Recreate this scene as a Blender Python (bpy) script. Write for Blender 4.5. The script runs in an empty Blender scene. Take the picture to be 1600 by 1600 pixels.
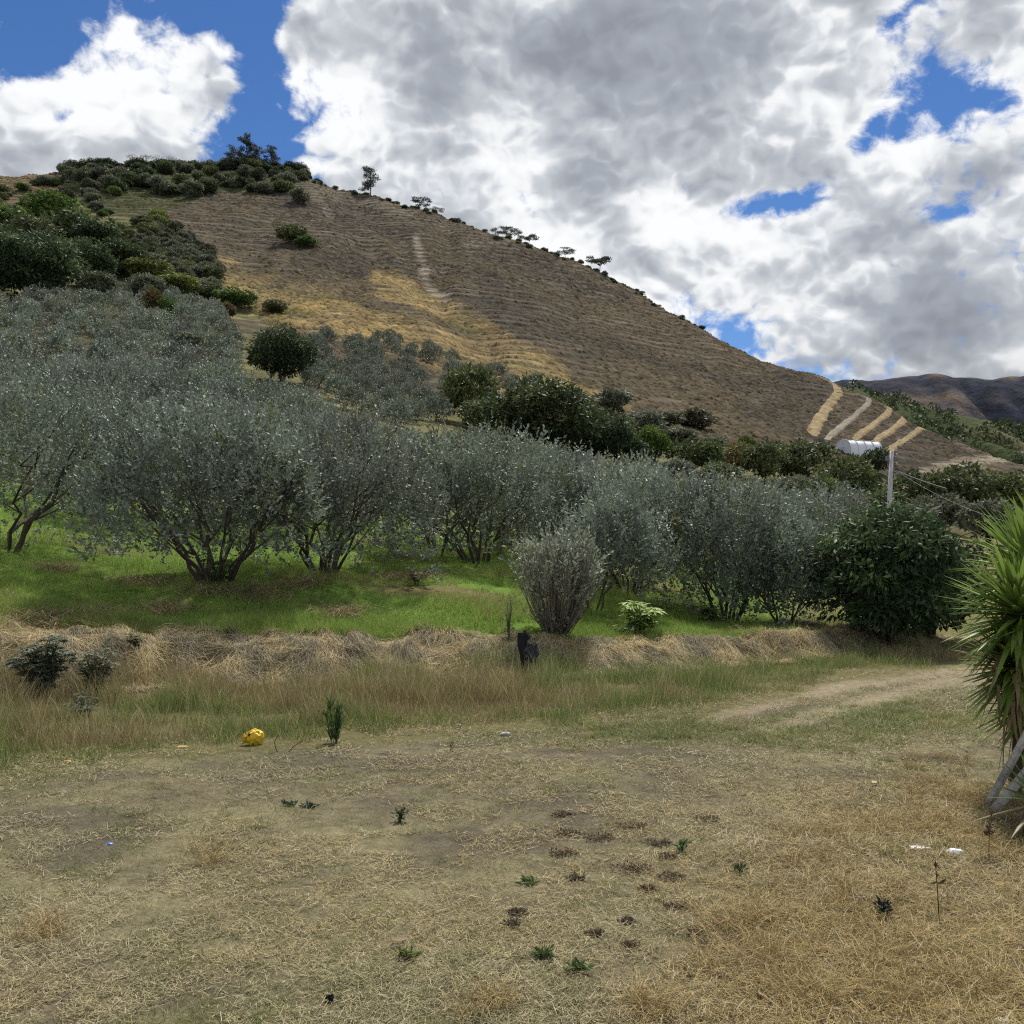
import bpy, math, random
import numpy as np

# ------------------------------------------------------------------ camera, sky, sun, exposure
S = bpy.context.scene
C = S.collection
F, HY, EYE = 1504.0, 880.0, 1.6          # focal length and horizon row in photo pixels, eye height in metres
R = math.radians

cd = bpy.data.cameras.new('camera')
cam = bpy.data.objects.new('camera', cd)
C.objects.link(cam)
cam.location = (0, 0, EYE)
cam.rotation_euler = (R(90), 0, 0)
cd.sensor_width = 36
cd.lens = 36 * F / 1600
cd.shift_y = (HY - 800) / 1600
cd.clip_start = 0.05
cd.clip_end = 12000
S.camera = cam

SUN_EL, SUN_AZ = 58.0, 16.0             # azimuth clockwise from +Y (in front of the camera, to the right)
world = bpy.data.worlds.new('World')
S.world = world
world.use_nodes = True


class NT:
    """tiny helper for node trees"""
    def __init__(s, tree):
        s.t = tree
        s.n = tree.nodes
        s.n.clear()

    def node(s, kind, **kw):
        n = s.n.new(kind)
        for k, v in kw.items():
            setattr(n, k, v)
        return n

    def link(s, a, b):
        s.t.links.new(a, b)

    def put(s, sock, v):
        if isinstance(v, bpy.types.NodeSocket):
            s.link(v, sock)
        elif v is not None:
            sock.default_value = v

    def math(s, op, a, b=None, c=None, clamp=False):
        n = s.node('ShaderNodeMath', operation=op, use_clamp=clamp)
        s.put(n.inputs[0], a)
        s.put(n.inputs[1], b)
        s.put(n.inputs[2], c)
        return n.outputs[0]

    def vmath(s, op, a, b=None):
        n = s.node('ShaderNodeVectorMath', operation=op)
        s.put(n.inputs[0], a)
        s.put(n.inputs[1], b)
        return n.outputs[0]

    def noise(s, vec, scale, detail=4, rough=0.5, dist=0.0, lac=2.0):
        n = s.node('ShaderNodeTexNoise')
        s.put(n.inputs['Vector'], vec)
        n.inputs['Scale'].default_value = scale
        n.inputs['Detail'].default_value = detail
        n.inputs['Roughness'].default_value = rough
        n.inputs['Lacunarity'].default_value = lac
        n.inputs['Distortion'].default_value = dist
        return n.outputs['Fac']

    def ramp(s, fac, stops, interp='LINEAR'):
        n = s.node('ShaderNodeValToRGB')
        n.color_ramp.interpolation = interp
        e = n.color_ramp.elements
        while len(e) < len(stops):
            e.new(0.5)
        for el, (p, c) in zip(e, stops):
            el.position = p
            el.color = (c, c, c, 1) if not isinstance(c, tuple) else (*c, 1)
        s.put(n.inputs[0], fac)
        return n.outputs[0]

    def mix(s, fac, a, b, blend='MIX'):
        n = s.node('ShaderNodeMix', data_type='RGBA', blend_type=blend)
        s.put(n.inputs[0], fac)
        s.put(n.inputs[6], a if not isinstance(a, tuple) else (*a, 1))
        s.put(n.inputs[7], b if not isinstance(b, tuple) else (*b, 1))
        return n.outputs[2]

    def smooth(s, x, a, b, lo=0.0, hi=1.0):
        n = s.node('ShaderNodeMapRange', interpolation_type='SMOOTHSTEP')
        s.put(n.inputs[0], x)
        for i, v in enumerate((a, b, lo, hi)):
            n.inputs[i + 1].default_value = v
        return n.outputs[0]


def build_sky():
    w = NT(world.node_tree)
    sky = w.node('ShaderNodeTexSky', sky_type='NISHITA')
    sky.sun_disc = False
    sky.sun_elevation = R(SUN_EL)
    sky.sun_rotation = R(SUN_AZ)
    sky.altitude = 2200
    sky.air_density = 1.0
    sky.dust_density = 0.3
    sky.ozone_density = 2.0
    tc = w.node('ShaderNodeTexCoord')
    d = tc.outputs['Generated']
    sep = w.node('ShaderNodeSeparateXYZ')
    w.link(d, sep.inputs[0])
    x, y, z = sep.outputs
    yy = w.math('MAXIMUM', y, 0.02)
    u = w.math('DIVIDE', x, yy)
    v = w.math('DIVIDE', z, yy)
    # where the cloud deck opens (negative) or thickens (positive)
    blobs = [
        (398, 40, 50, 80, -0.22), (412, 165, 40, 70, -0.24), (70, 70, 60, 42, -0.15), (20, 95, 60, 30, -0.13), (345, 8, 50, 36, -0.16), (130, 30, 36, 40, 0.05),
        (90, 185, 40, 14, -0.13), (335, 110, 42, 60, 0.10), (1500, 480, 70, 50, 0.16),  (455, 50, 40, 30, 0.07),
        (1440, 125, 75, 50, -0.19), (1560, 165, 80, 32, -0.17), (1380, 205, 48, 34, -0.17), (1390, 40, 32, 40, -0.17),
        (1245, 314, 60, 32, -0.21), (1175, 330, 46, 22, -0.13), (1500, 545, 110, 30, -0.05), (1490, 330, 60, 10, -0.05), (835, 125, 22, 16, -0.10),
        (200, 160, 150, 110, 0.13), (250, 50, 60, 60, 0.10), (560, 130, 100, 110, 0.13), (1000, 120, 290, 140, 0.20), (720, 280, 200, 130, 0.14),
        (1500, 330, 160, 80, 0.12), (1150, 450, 300, 90, 0.12), (60, 250, 140, 50, 0.10), (1540, 50, 46, 50, 0.08), (1350, 320, 40, 40, 0.06), (1250, 240, 70, 30, 0.06),
    ]
    # where the deck is deep and grey (positive) or thin and bright (negative)
    depth = [
        (1010, 90, 190, 110, 0.27), (1130, 40, 120, 90, 0.20), (870, 60, 70, 60, 0.15), (640, 240, 90, 60, 0.40), (930, 300, 60, 60, 0.35), (1530, 275, 70, 45, 0.45), (1150, 480, 90, 40, 0.25), (1480, 500, 130, 60, 0.45), (100, 240, 100, 30, 0.20),
        (520, 170, 70, 60, -0.35), (800, 200, 110, 70, -0.30), (1010, 350, 90, 40, -0.45), (200, 90, 120, 90, -0.35), (1200, 150, 70, 90, -0.30), (1300, 380, 130, 50, -0.25), (880, 400, 50, 50, -0.2), (560, 40, 90, 50, -0.10),
    ]

    def field(items):
        tot = None
        for (px, py, rx, ry, amp) in items:
            a = w.math('MULTIPLY_ADD', u, F / rx, -(px - 800) / rx)
            b = w.math('MULTIPLY_ADD', v, F / ry, -(HY - py) / ry)
            q = w.math('MULTIPLY_ADD', a, a, w.math('MULTIPLY', b, b))
            g = w.math('POWER', 0.5, q)
            tot = w.math('MULTIPLY', g, amp) if tot is None else w.math('MULTIPLY_ADD', g, amp, tot)
        return tot
    tot = field(blobs)
    dep = field(depth)
    # noise on the direction, a little flattened; rounded puffs come from folded noise
    vec = w.vmath('MULTIPLY', d, (1.0, 1.0, 1.3))
    n1 = w.noise(vec, 5.2, 4, 0.55, 0.15)

    def puffs(p):
        t = None
        for sc, amp in ((11.0, 0.50), (25.0, 0.32), (55.0, 0.18)):
            f = w.math('MULTIPLY', w.math('ABSOLUTE', w.math('SUBTRACT', w.noise(p, sc, 0), 0.5)), 3.2 * amp)
            t = f if t is None else w.math('ADD', t, f)
        return t
    bend = w.node('ShaderNodeTexNoise')
    w.link(vec, bend.inputs['Vector'])
    bend.inputs['Scale'].default_value = 22.0
    bend.inputs['Detail'].default_value = 3
    bv = w.vmath('MULTIPLY', w.vmath('SUBTRACT', bend.outputs['Color'], (0.5, 0.5, 0.5)), (0.03, 0.03, 0.03))
    pv = w.vmath('ADD', vec, bv)
    p1 = puffs(pv)
    p2 = puffs(w.vmath('ADD', pv, (0.004, 0.0, 0.014)))
    fine = w.noise(pv, 60.0, 5, 0.65)
    dens = w.math('ADD', w.math('MULTIPLY_ADD', n1, 1.25, -0.125), tot)
    dens = w.math('ADD', dens, w.smooth(z, 0.14, 0.30, 0.13, 0.05))
    dens = w.math('MULTIPLY_ADD', w.math('SUBTRACT', p1, 0.40), 0.22, dens)
    dens = w.math('MULTIPLY_ADD', w.math('SUBTRACT', fine, 0.5), 0.27, dens)
    mask = w.smooth(dens, 0.45, 0.59)
    thick = w.noise(w.vmath('ADD', pv, (3.1, 1.7, 0.4)), 6.5, 5, 0.55)
    core = w.math('MULTIPLY_ADD', w.math('SUBTRACT', dens, 0.60), 1.1, w.math('MULTIPLY', w.math('SUBTRACT', thick, 0.5), 1.9))
    core = w.math('MULTIPLY_ADD', w.math('SUBTRACT', p2, p1), 0.75, core)
    core = w.math('MULTIPLY_ADD', w.math('SUBTRACT', fine, 0.5), -0.35, core)
    core = w.math('ADD', w.math('ADD', core, dep), 0.20)
    shade = w.ramp(core, [(0.0, (1.06, 1.075, 1.09)), (0.15, (0.96, 0.98, 1.0)), (0.33, (0.64, 0.675, 0.725)), (0.60, (0.43, 0.465, 0.52)), (1.0, (0.31, 0.335, 0.385))])
    hor = w.smooth(z, 0.16, 0.24, 0.57, 0.70)
    shade = w.mix(1.0, shade, hor, 'MULTIPLY')
    blue = w.node('ShaderNodeHueSaturation')
    w.link(sky.outputs[0], blue.inputs['Color'])
    blue.inputs['Saturation'].default_value = 1.24
    blue.inputs['Hue'].default_value = 0.507
    blue.inputs['Value'].default_value = SKY
    col = w.mix(mask, blue.outputs[0], shade)
    bg = w.node('ShaderNodeBackground')
    w.link(col, bg.inputs['Color'])
    bg.inputs['Strength'].default_value = 1.0
    out = w.node('ShaderNodeOutputWorld')
    w.link(bg.outputs[0], out.inputs['Surface'])


SKY = 0.082
build_sky()

sl = bpy.data.lights.new('sun', 'SUN')
sun = bpy.data.objects.new('sun', sl)
C.objects.link(sun)
sl.energy = 4.6
sl.angle = R(4)
sl.color = (1.0, 0.95, 0.87)
sun.rotation_euler = (R(90 - SUN_EL), 0, R(180 - SUN_AZ))
sun.location = (40, 60, 120)

vs = S.view_settings
vs.view_transform = 'Standard'
vs.look = 'None'
vs.exposure = 0.40
vs.gamma = 1.0
vs.use_curve_mapping = False
S.cycles.max_bounces = 5
S.cycles.diffuse_bounces = 3
S.cycles.transparent_max_bounces = 4
S.cycles.use_denoising = False
S.cycles.filter_width = 1.15

# ------------------------------------------------------------------ helpers
rng = np.random.default_rng(7)


def smoothstep(a, b, x):
    t = np.clip((x - a) / (b - a), 0, 1)
    return t * t * (3 - 2 * t)


def _hash(ix, iy, seed):
    h = (ix.astype(np.int64) * 374761393 + iy.astype(np.int64) * 668265263 + seed * 1442695041) & 0xffffffff
    h = ((h ^ (h >> 13)) * 1274126177) & 0xffffffff
    return ((h ^ (h >> 16)) & 0xffff) / 65535.0


def vnoise(x, y, seed=0):
    x = np.asarray(x, float)
    y = np.asarray(y, float)
    ix = np.floor(x)
    iy = np.floor(y)
    fx = x - ix
    fy = y - iy
    fx = fx * fx * (3 - 2 * fx)
    fy = fy * fy * (3 - 2 * fy)
    a = _hash(ix, iy, seed)
    b = _hash(ix + 1, iy, seed)
    c = _hash(ix, iy + 1, seed)
    d = _hash(ix + 1, iy + 1, seed)
    return (a * (1 - fx) + b * fx) * (1 - fy) + (c * (1 - fx) + d * fx) * fy


def fbm(x, y, octaves=4, seed=0):
    s = 0.0
    amp = 0.5
    for o in range(octaves):
        s = s + amp * vnoise(np.asarray(x) * 2 ** o + 17.3 * o, np.asarray(y) * 2 ** o - 9.1 * o, seed + o)
        amp *= 0.5
    return s / (1 - 0.5 ** octaves)


def inside(poly, px, py):
    px = np.asarray(px, float)
    py = np.asarray(py, float)
    r = np.zeros(np.broadcast(px, py).shape, bool)
    n = len(poly)
    for i in range(n):
        x0, y0 = poly[i]
        x1, y1 = poly[(i + 1) % n]
        if y0 == y1:
            continue
        c = ((y0 > py) != (y1 > py)) & (px < (x1 - x0) * (py - y0) / (y1 - y0) + x0)
        r ^= c
    return r


def linedist(pts, px, py):
    """distance in pixels to a polyline"""
    best = np.full(np.broadcast(px, py).shape, 1e9)
    for (x0, y0), (x1, y1) in zip(pts[:-1], pts[1:]):
        dx, dy = x1 - x0, y1 - y0
        t = np.clip(((px - x0) * dx + (py - y0) * dy) / (dx * dx + dy * dy + 1e-9), 0, 1)
        best = np.minimum(best, np.hypot(px - x0 - t * dx, py - y0 - t * dy))
    return best


def make_mesh(name, verts, faces, cols=None, mat=None, smooth=False):
    """verts (N,3); faces: list of (M,k) int arrays; cols (N,3) linear colours"""
    me = bpy.data.meshes.new(name)
    verts = np.asarray(verts, np.float32)
    me.vertices.add(len(verts))
    me.vertices.foreach_set('co', verts.ravel())
    if not isinstance(faces, (list, tuple)):
        faces = [faces]
    faces = [np.asarray(f, np.int32) for f in faces if len(f)]
    loops = np.concatenate([f.ravel() for f in faces])
    totals = np.concatenate([np.full(len(f), f.shape[1], np.int32) for f in faces])
    starts = np.concatenate([[0], np.cumsum(totals)[:-1]]).astype(np.int32)
    me.loops.add(len(loops))
    me.loops.foreach_set('vertex_index', loops)
    me.polygons.add(len(totals))
    me.polygons.foreach_set('loop_start', starts)
    me.polygons.foreach_set('loop_total', totals)
    me.polygons.foreach_set('use_smooth', np.full(len(totals), smooth))
    me.update(calc_edges=True)
    if cols is not None:
        ca = me.color_attributes.new('Col', 'FLOAT_COLOR', 'POINT')
        c4 = np.ones((len(verts), 4), np.float32)
        c4[:, :3] = cols
        ca.data.foreach_set('color', c4.ravel())
    if mat is not None:
        me.materials.append(mat)
    return me


def obj(name, me, parent=None, loc=None, kind=None, label=None, cat=None, group=None):
    o = bpy.data.objects.new(name, me)
    C.objects.link(o)
    if parent is not None:
        o.parent = parent
    if loc is not None:
        o.location = loc
    tag(o, label, cat, group, kind)
    return o


def tag(o, label=None, cat=None, group=None, kind=None):
    for k, v in (('label', label), ('category', cat), ('group', group), ('kind', kind)):
        if v:
            o[k] = v
    return o


def empty(name, loc, rz=0.0, label=None, cat=None, group=None, scale=1.0):
    o = bpy.data.objects.new(name, None)
    C.objects.link(o)
    o.location = loc
    o.rotation_euler = (0, 0, rz)
    o.scale = (scale, scale, scale) if not isinstance(scale, tuple) else scale
    o.empty_display_size = 0.2
    return tag(o, label, cat, group)


class MB:
    """collects pieces of geometry (with colours) for one mesh"""
    def __init__(s):
        s.v, s.q, s.t, s.c, s.n = [], [], [], [], 0

    def add(s, v, quads=None, tris=None, col=(0.5, 0.5, 0.5)):
        v = np.asarray(v, float).reshape(-1, 3)
        s.v.append(v)
        c = np.asarray(col, float)
        s.c.append(np.broadcast_to(c, (len(v), 3)).copy())
        if quads is not None and len(quads):
            s.q.append(np.asarray(quads, int) + s.n)
        if tris is not None and len(tris):
            s.t.append(np.asarray(tris, int) + s.n)
        s.n += len(v)
        return s

    def mesh(s, name, mat, smooth=False):
        f = []
        if s.q:
            f.append(np.concatenate(s.q))
        if s.t:
            f.append(np.concatenate(s.t))
        return make_mesh(name, np.concatenate(s.v), f, np.concatenate(s.c), mat, smooth)

    def tube(s, pts, radii, sides=6, col=(0.2, 0.15, 0.1), cap=True, jag=0.0, flute=0.0):
        pts = np.asarray(pts, float)
        n = len(pts)
        radii = np.broadcast_to(np.asarray(radii, float), (n,))
        tang = np.gradient(pts, axis=0)
        tang /= np.linalg.norm(tang, axis=1, keepdims=True) + 1e-9
        ref = np.array([0.31, 0.87, 0.2])
        a = np.cross(tang, ref)
        a /= np.linalg.norm(a, axis=1, keepdims=True) + 1e-9
        b = np.cross(tang, a)
        th = np.linspace(0, 2 * np.pi, sides, endpoint=False)
        rr = radii[:, None] * (1 + jag * (rng.random((n, sides)) - 0.5)) * (1 + flute * (rng.random((1, sides)) - 0.5))
        ring = pts[:, None, :] + rr[..., None] * (np.cos(th)[None, :, None] * a[:, None, :] + np.sin(th)[None, :, None] * b[:, None, :])
        i = np.arange(n - 1)[:, None] * sides
        j = np.arange(sides)[None, :]
        k = (j + 1) % sides
        q = np.stack([i + j, i + k, i + sides + k, i + sides + j], -1).reshape(-1, 4)
        v = ring.reshape(-1, 3)
        t = None
        if cap:
            v = np.vstack([v, pts[0], pts[-1]])
            m = n * sides
            j1 = np.arange(sides)
            k1 = (j1 + 1) % sides
            t = np.vstack([np.stack([k1, j1, np.full(sides, m)], -1), np.stack([(n - 1) * sides + j1, (n - 1) * sides + k1, np.full(sides, m + 1)], -1)])
        if np.ndim(col) == 2:
            cc = np.repeat(np.asarray(col), sides, axis=0)
            if cap:
                cc = np.vstack([cc, np.asarray(col)[0], np.asarray(col)[-1]])
            return s.add(v, q, t, cc)
        return s.add(v, q, t, col)

    def box(s, c, size, col=(0.5, 0.5, 0.5), rot=None):
        sx, sy, sz = [k / 2 for k in size]
        v = np.array([[x, y, z] for x in (-sx, sx) for y in (-sy, sy) for z in (-sz, sz)])
        if rot is not None:
            v = v @ np.asarray(rot).T
        q = [[0, 1, 3, 2], [4, 6, 7, 5], [0, 4, 5, 1], [2, 3, 7, 6], [0, 2, 6, 4], [1, 5, 7, 3]]
        return s.add(v + np.asarray(c), q, None, col)

    def leaves(s, base, axis, length, width, col, fold=0.0, seed_side=None):
        """rhomb leaves: base (N,3), unit axis (N,3)"""
        n = len(base)
        axis = axis / (np.linalg.norm(axis, axis=1, keepdims=True) + 1e-9)
        rnd = rng.normal(size=(n, 3)) if seed_side is None else seed_side
        side = np.cross(axis, rnd)
        side /= np.linalg.norm(side, axis=1, keepdims=True) + 1e-9
        L = np.broadcast_to(np.asarray(length, float), (n,))[:, None]
        W = np.broadcast_to(np.asarray(width, float), (n,))[:, None]
        nrm = np.cross(side, axis)
        mid = base + axis * L * 0.48
        lift = nrm * W * fold
        v = np.stack([base, mid + side * W * 0.5 + lift, base + axis * L, mid - side * W * 0.5 + lift], 1).reshape(-1, 3)
        q = np.arange(4 * n).reshape(n, 4)
        c = np.repeat(np.broadcast_to(np.asarray(col, float), (n, 3)), 4, axis=0)
        return s.add(v, q, None, c)


def rand_dirs(n):
    d = rng.normal(size=(n, 3))
    return d / np.linalg.norm(d, axis=1, keepdims=True)


# ------------------------------------------------------------------ materials
def material(name, rough=0.7, spec=0.3, translucent=0.0, attr=True, base=(0.5, 0.5, 0.5), objvar=0.0, noise=None, bump=None, metal=0.0):
    """noise=(scale, amount); bump=(scale, strength, distance)"""
    m = bpy.data.materials.new(name)
    m.use_nodes = True
    n = NT(m.node_tree)
    p = n.node('ShaderNodeBsdfPrincipled')
    out = n.node('ShaderNodeOutputMaterial')
    if attr:
        a = n.node('ShaderNodeAttribute', attribute_name='Col')
        col = a.outputs['Color']
    else:
        rgb = n.node('ShaderNodeRGB')
        rgb.outputs[0].default_value = (*base, 1)
        col = rgb.outputs[0]
    tc = n.node('ShaderNodeTexCoord')
    if noise:
        f = n.noise(tc.outputs['Object'], noise[0], 6, 0.62)
        k = n.smooth(f, 0.25, 0.75, 1 - noise[1], 1 + noise[1])
        col = n.mix(1.0, col, k, 'MULTIPLY')
    if objvar:
        oi = n.node('ShaderNodeObjectInfo')
        h = n.node('ShaderNodeHueSaturation')
        n.link(col, h.inputs['Color'])
        n.link(n.math('MULTIPLY_ADD', oi.outputs['Random'], 0.05 * objvar, 0.5 - 0.025 * objvar), h.inputs['Hue'])
        n.link(n.math('MULTIPLY_ADD', n.math('FRACT', n.math('MULTIPLY', oi.outputs['Random'], 7.31)), 0.6 * objvar, 1 - 0.3 * objvar), h.inputs['Value'])
        n.link(n.math('MULTIPLY_ADD', n.math('FRACT', n.math('MULTIPLY', oi.outputs['Random'], 13.7)), 0.4 * objvar, 1 - 0.2 * objvar), h.inputs['Saturation'])
        col = h.outputs[0]
    n.link(col, p.inputs['Base Color'])
    p.inputs['Roughness'].default_value = rough
    p.inputs['Specular IOR Level'].default_value = spec
    p.inputs['Metallic'].default_value = metal
    if bump:
        b = n.node('ShaderNodeBump')
        b.inputs['Strength'].default_value = bump[1]
        b.inputs['Distance'].default_value = bump[2]
        n.link(n.noise(tc.outputs['Object'], bump[0], 8, 0.65), b.inputs['Height'])
        n.link(b.outputs[0], p.inputs['Normal'])
    sh = p.outputs[0]
    if translucent:
        t = n.node('ShaderNodeBsdfTranslucent')
        n.link(col, t.inputs['Color'])
        ms = n.node('ShaderNodeMixShader')
        ms.inputs[0].default_value = translucent
        n.link(sh, ms.inputs[1])
        n.link(t.outputs[0], ms.inputs[2])
        sh = ms.outputs[0]
    n.link(sh, out.inputs['Surface'])
    return m


M_leaf = material('leaf', 0.6, 0.2, 0.25, objvar=0.5)
M_silver = material('silver_leaf', 0.55, 0.3, 0.2, objvar=0.7)
M_bark = material('bark', 0.9, 0.15, noise=(18, 0.35), bump=(30, 0.6, 0.02))
M_grass = material('grass', 0.6, 0.25, 0.3)
M_straw = material('straw', 0.8, 0.1, 0.12)
M_tussock = material('dry_tussock', 0.95, 0.0, 0.0)
M_sword = material('sword_leaf', 0.45, 0.28, 0.25)


def ground_material():
    m = bpy.data.materials.new('ground')
    m.use_nodes = True
    n = NT(m.node_tree)
    p = n.node('ShaderNodeBsdfPrincipled')
    out = n.node('ShaderNodeOutputMaterial')
    a = n.node('ShaderNodeAttribute', attribute_name='Col')
    g = n.node('ShaderNodeNewGeometry')
    pos = g.outputs['Position']
    dist = n.vmath('LENGTH', pos)
    far_n = n.node('ShaderNodeVectorMath', operation='LENGTH')
    n.link(pos, far_n.inputs[0])
    far = n.smooth(far_n.outputs['Value'], 30, 90)
    # near: crumbly soil and matted litter
    f1 = n.noise(pos, 9.0, 10, 0.7)
    f2 = n.noise(pos, 55.0, 6, 0.7)
    near = n.math('MULTIPLY', n.smooth(f1, 0.3, 0.72, 0.72, 1.25), n.smooth(f2, 0.25, 0.75, 0.72, 1.25))
    # far: banks of cattle paths following the contours, patches of tussock
    sep = n.node('ShaderNodeSeparateXYZ')
    n.link(pos, sep.inputs[0])
    wv = n.noise(pos, 0.035, 5, 0.6)
    wf = n.noise(pos, 0.3, 4, 0.6)
    zz = n.math('ADD', n.math('MULTIPLY', sep.outputs[2], 0.8), n.math('ADD', n.math('MULTIPLY', wv, 3.0), n.math('MULTIPLY', wf, 0.8)))
    band = n.math('PINGPONG', zz, 1.0)
    pt = n.noise(pos, 0.45, 7, 0.72)
    pl = n.noise(pos, 0.05, 5, 0.6)
    farv = n.math('MULTIPLY', n.smooth(band, 0.25, 0.9, 0.80, 1.20), n.smooth(pt, 0.3, 0.7, 0.6, 1.4))
    farv = n.math('MULTIPLY', farv, n.smooth(pl, 0.3, 0.7, 0.82, 1.18))
    k = n.math('ADD', n.math('MULTIPLY', near, n.math('SUBTRACT', 1.0, far)), n.math('MULTIPLY', farv, far))
    col = n.mix(1.0, a.outputs['Color'], k, 'MULTIPLY')
    n.link(col, p.inputs['Base Color'])
    p.inputs['Roughness'].default_value = 0.95
    p.inputs['Specular IOR Level'].default_value = 0.02
    b1 = n.node('ShaderNodeBump')
    b1.inputs['Strength'].default_value = 0.7
    b1.inputs['Distance'].default_value = 0.03
    n.link(n.math('MULTIPLY', n.math('ADD', f1, n.math('MULTIPLY', f2, 0.35)), n.math('SUBTRACT', 1.0, far)), b1.inputs['Height'])
    b2 = n.node('ShaderNodeBump')
    b2.inputs['Strength'].default_value = 0.7
    b2.inputs['Distance'].default_value = 1.3
    hh = n.math('ADD', n.math('MULTIPLY', n.smooth(band, 0.1, 0.9), 0.6), n.math('MULTIPLY', pt, 1.5))
    n.link(n.math('MULTIPLY', hh, far), b2.inputs['Height'])
    n.link(b1.outputs[0], b2.inputs['Normal'])
    n.link(b2.outputs[0], p.inputs['Normal'])
    n.link(p.outputs[0], out.inputs['Surface'])
    return m


M_ground = ground_material()

# ------------------------------------------------------------------ terrain
# per column (photo pixel): depth of the bank crest, then (depth, ground row) pairs up to the skyline
COLS = {
    -900: (10.0, 985, [(13, 900), (20, 800), (30, 690), (50, 590), (80, 510), (120, 430), (160, 390), (220, 340), (300, 310), (400, 300)]),
    0: (12.3, 990, [(15.5, 910), (19, 850), (30, 750), (50, 650), (80, 565), (120, 475), (160, 420), (220, 360), (300, 310), (400, 271)]),
    200: (13.0, 995, [(16, 922), (22, 850), (30, 770), (50, 665), (80, 580), (120, 500), (160, 445), (220, 370), (300, 300), (390, 252)]),
    400: (13.6, 1000, [(16.5, 910), (19.5, 882), (30, 800), (50, 690), (80, 605), (110, 560), (150, 500), (200, 430), (280, 330), (380, 254)]),
    500: (13.8, 1001, [(16.8, 912), (19, 892), (30, 805), (50, 702), (80, 622), (110, 580), (150, 512), (200, 440), (280, 345), (370, 272)]),
    600: (14.0, 1002, [(17, 920), (22, 880), (32, 805), (50, 715), (75, 655), (100, 622), (150, 530), (200, 455), (270, 370), (360, 300)]),
    700: (14.2, 1002, [(17, 922), (22, 880), (32, 815), (50, 735), (75, 670), (100, 640), (145, 560), (200, 470), (270, 388), (350, 336)]),
    800: (14.5, 1003, [(18, 920), (22, 882), (32, 835), (50, 765), (75, 700), (100, 660), (140, 600), (190, 500), (260, 415), (340, 362)]),
    900: (14.6, 1003, [(18, 940), (22, 900), (33, 845), (52, 780), (78, 720), (105, 680), (140, 622), (190, 535), (255, 455), (330, 402)]),
    1000: (14.9, 1005, [(19, 955), (23, 920), (35, 855), (55, 790), (80, 740), (110, 695), (140, 655), (190, 575), (250, 500), (320, 450)]),
    1150: (15.5, 1000, [(20, 972), (26, 925), (40, 860), (60, 810), (90, 762), (120, 715), (150, 675), (190, 615), (250, 558), (300, 530)]),
    1300: (17.5, 988, [(22, 962), (30, 915), (45, 868), (70, 820), (100, 775), (130, 733), (165, 692), (200, 652), (250, 606), (290, 586)]),
    1400: (18.5, 990, [(25, 955), (35, 910), (55, 875), (80, 828), (110, 785), (140, 740), (175, 695), (210, 662), (240, 640), (260, 628)]),
    1500: (20.3, 1000, [(26, 960), (40, 910), (60, 875), (90, 835), (120, 795), (150, 755), (180, 718), (205, 697), (225, 686)]),
    1600: (23.0, 1005, [(30, 955), (45, 905), (70, 875), (100, 840), (130, 800), (160, 763), (180, 742), (200, 732), (240, 737)]),
    2400: (30.0, 985, [(40, 940), (60, 900), (90, 880), (130, 850), (200, 810), (240, 800)]),
}
UK = np.array(sorted(COLS), float)
CREST = np.array([COLS[int(k)][0] for k in UK])
NU, NS = 331, 420
UG = np.linspace(-900, 2400, NU)
SG = np.linspace(0, math.log(60), NS)      # log of depth / crest depth


def _table():
    T = np.zeros((len(UK), NS))
    for i, k in enumerate(UK):
        c, yc, pts = COLS[int(k)]
        ds = [c] + [p[0] for p in pts]
        zs = [EYE + (HY - yc) / F * c] + [EYE + (HY - p[1]) / F * p[0] for p in pts]
        dl, zl = ds[-1], zs[-1]
        sl_ = (zs[-1] - zs[-2]) / (ds[-1] - ds[-2])
        ds += [dl * 1.06, dl * 1.2, dl * 1.6, dl * 3]
        zs += [zl + 0.12 * sl_ * dl * 0.06, zl - 0.01 * dl, zl - 0.14 * dl, zl - 0.5 * dl]
        T[i] = np.interp(np.exp(SG) * c, ds, zs)
    Z = np.stack([np.interp(UG, UK, T[:, j]) for j in range(NS)], 1)
    def blur(A, n, axis):
        k = np.hanning(2 * n + 3)[1:-1]
        k /= k.sum()
        pad = [(0, 0), (0, 0)]
        pad[axis] = (n, n)
        P = np.pad(A, pad, mode='reflect', reflect_type='odd')
        return np.apply_along_axis(lambda r: np.convolve(r, k, 'valid'), axis, P)
    Z = blur(Z, 7, 1)
    Z = blur(Z, 5, 0)
    return Z


ZT = _table()
CG = np.interp(UG, UK, CREST)
CG = np.convolve(np.pad(CG, 9, mode='reflect', reflect_type='odd'), np.hanning(21)[1:-1] / np.hanning(21)[1:-1].sum(), 'valid')
TRACK_A = [(1100, 1125), (1180, 1103), (1260, 1083), (1350, 1066), (1440, 1052), (1530, 1043), (1600, 1038)]
TRACK_B = [(1200, 1140), (1290, 1113), (1370, 1092), (1450, 1072), (1530, 1057), (1600, 1049)]


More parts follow.
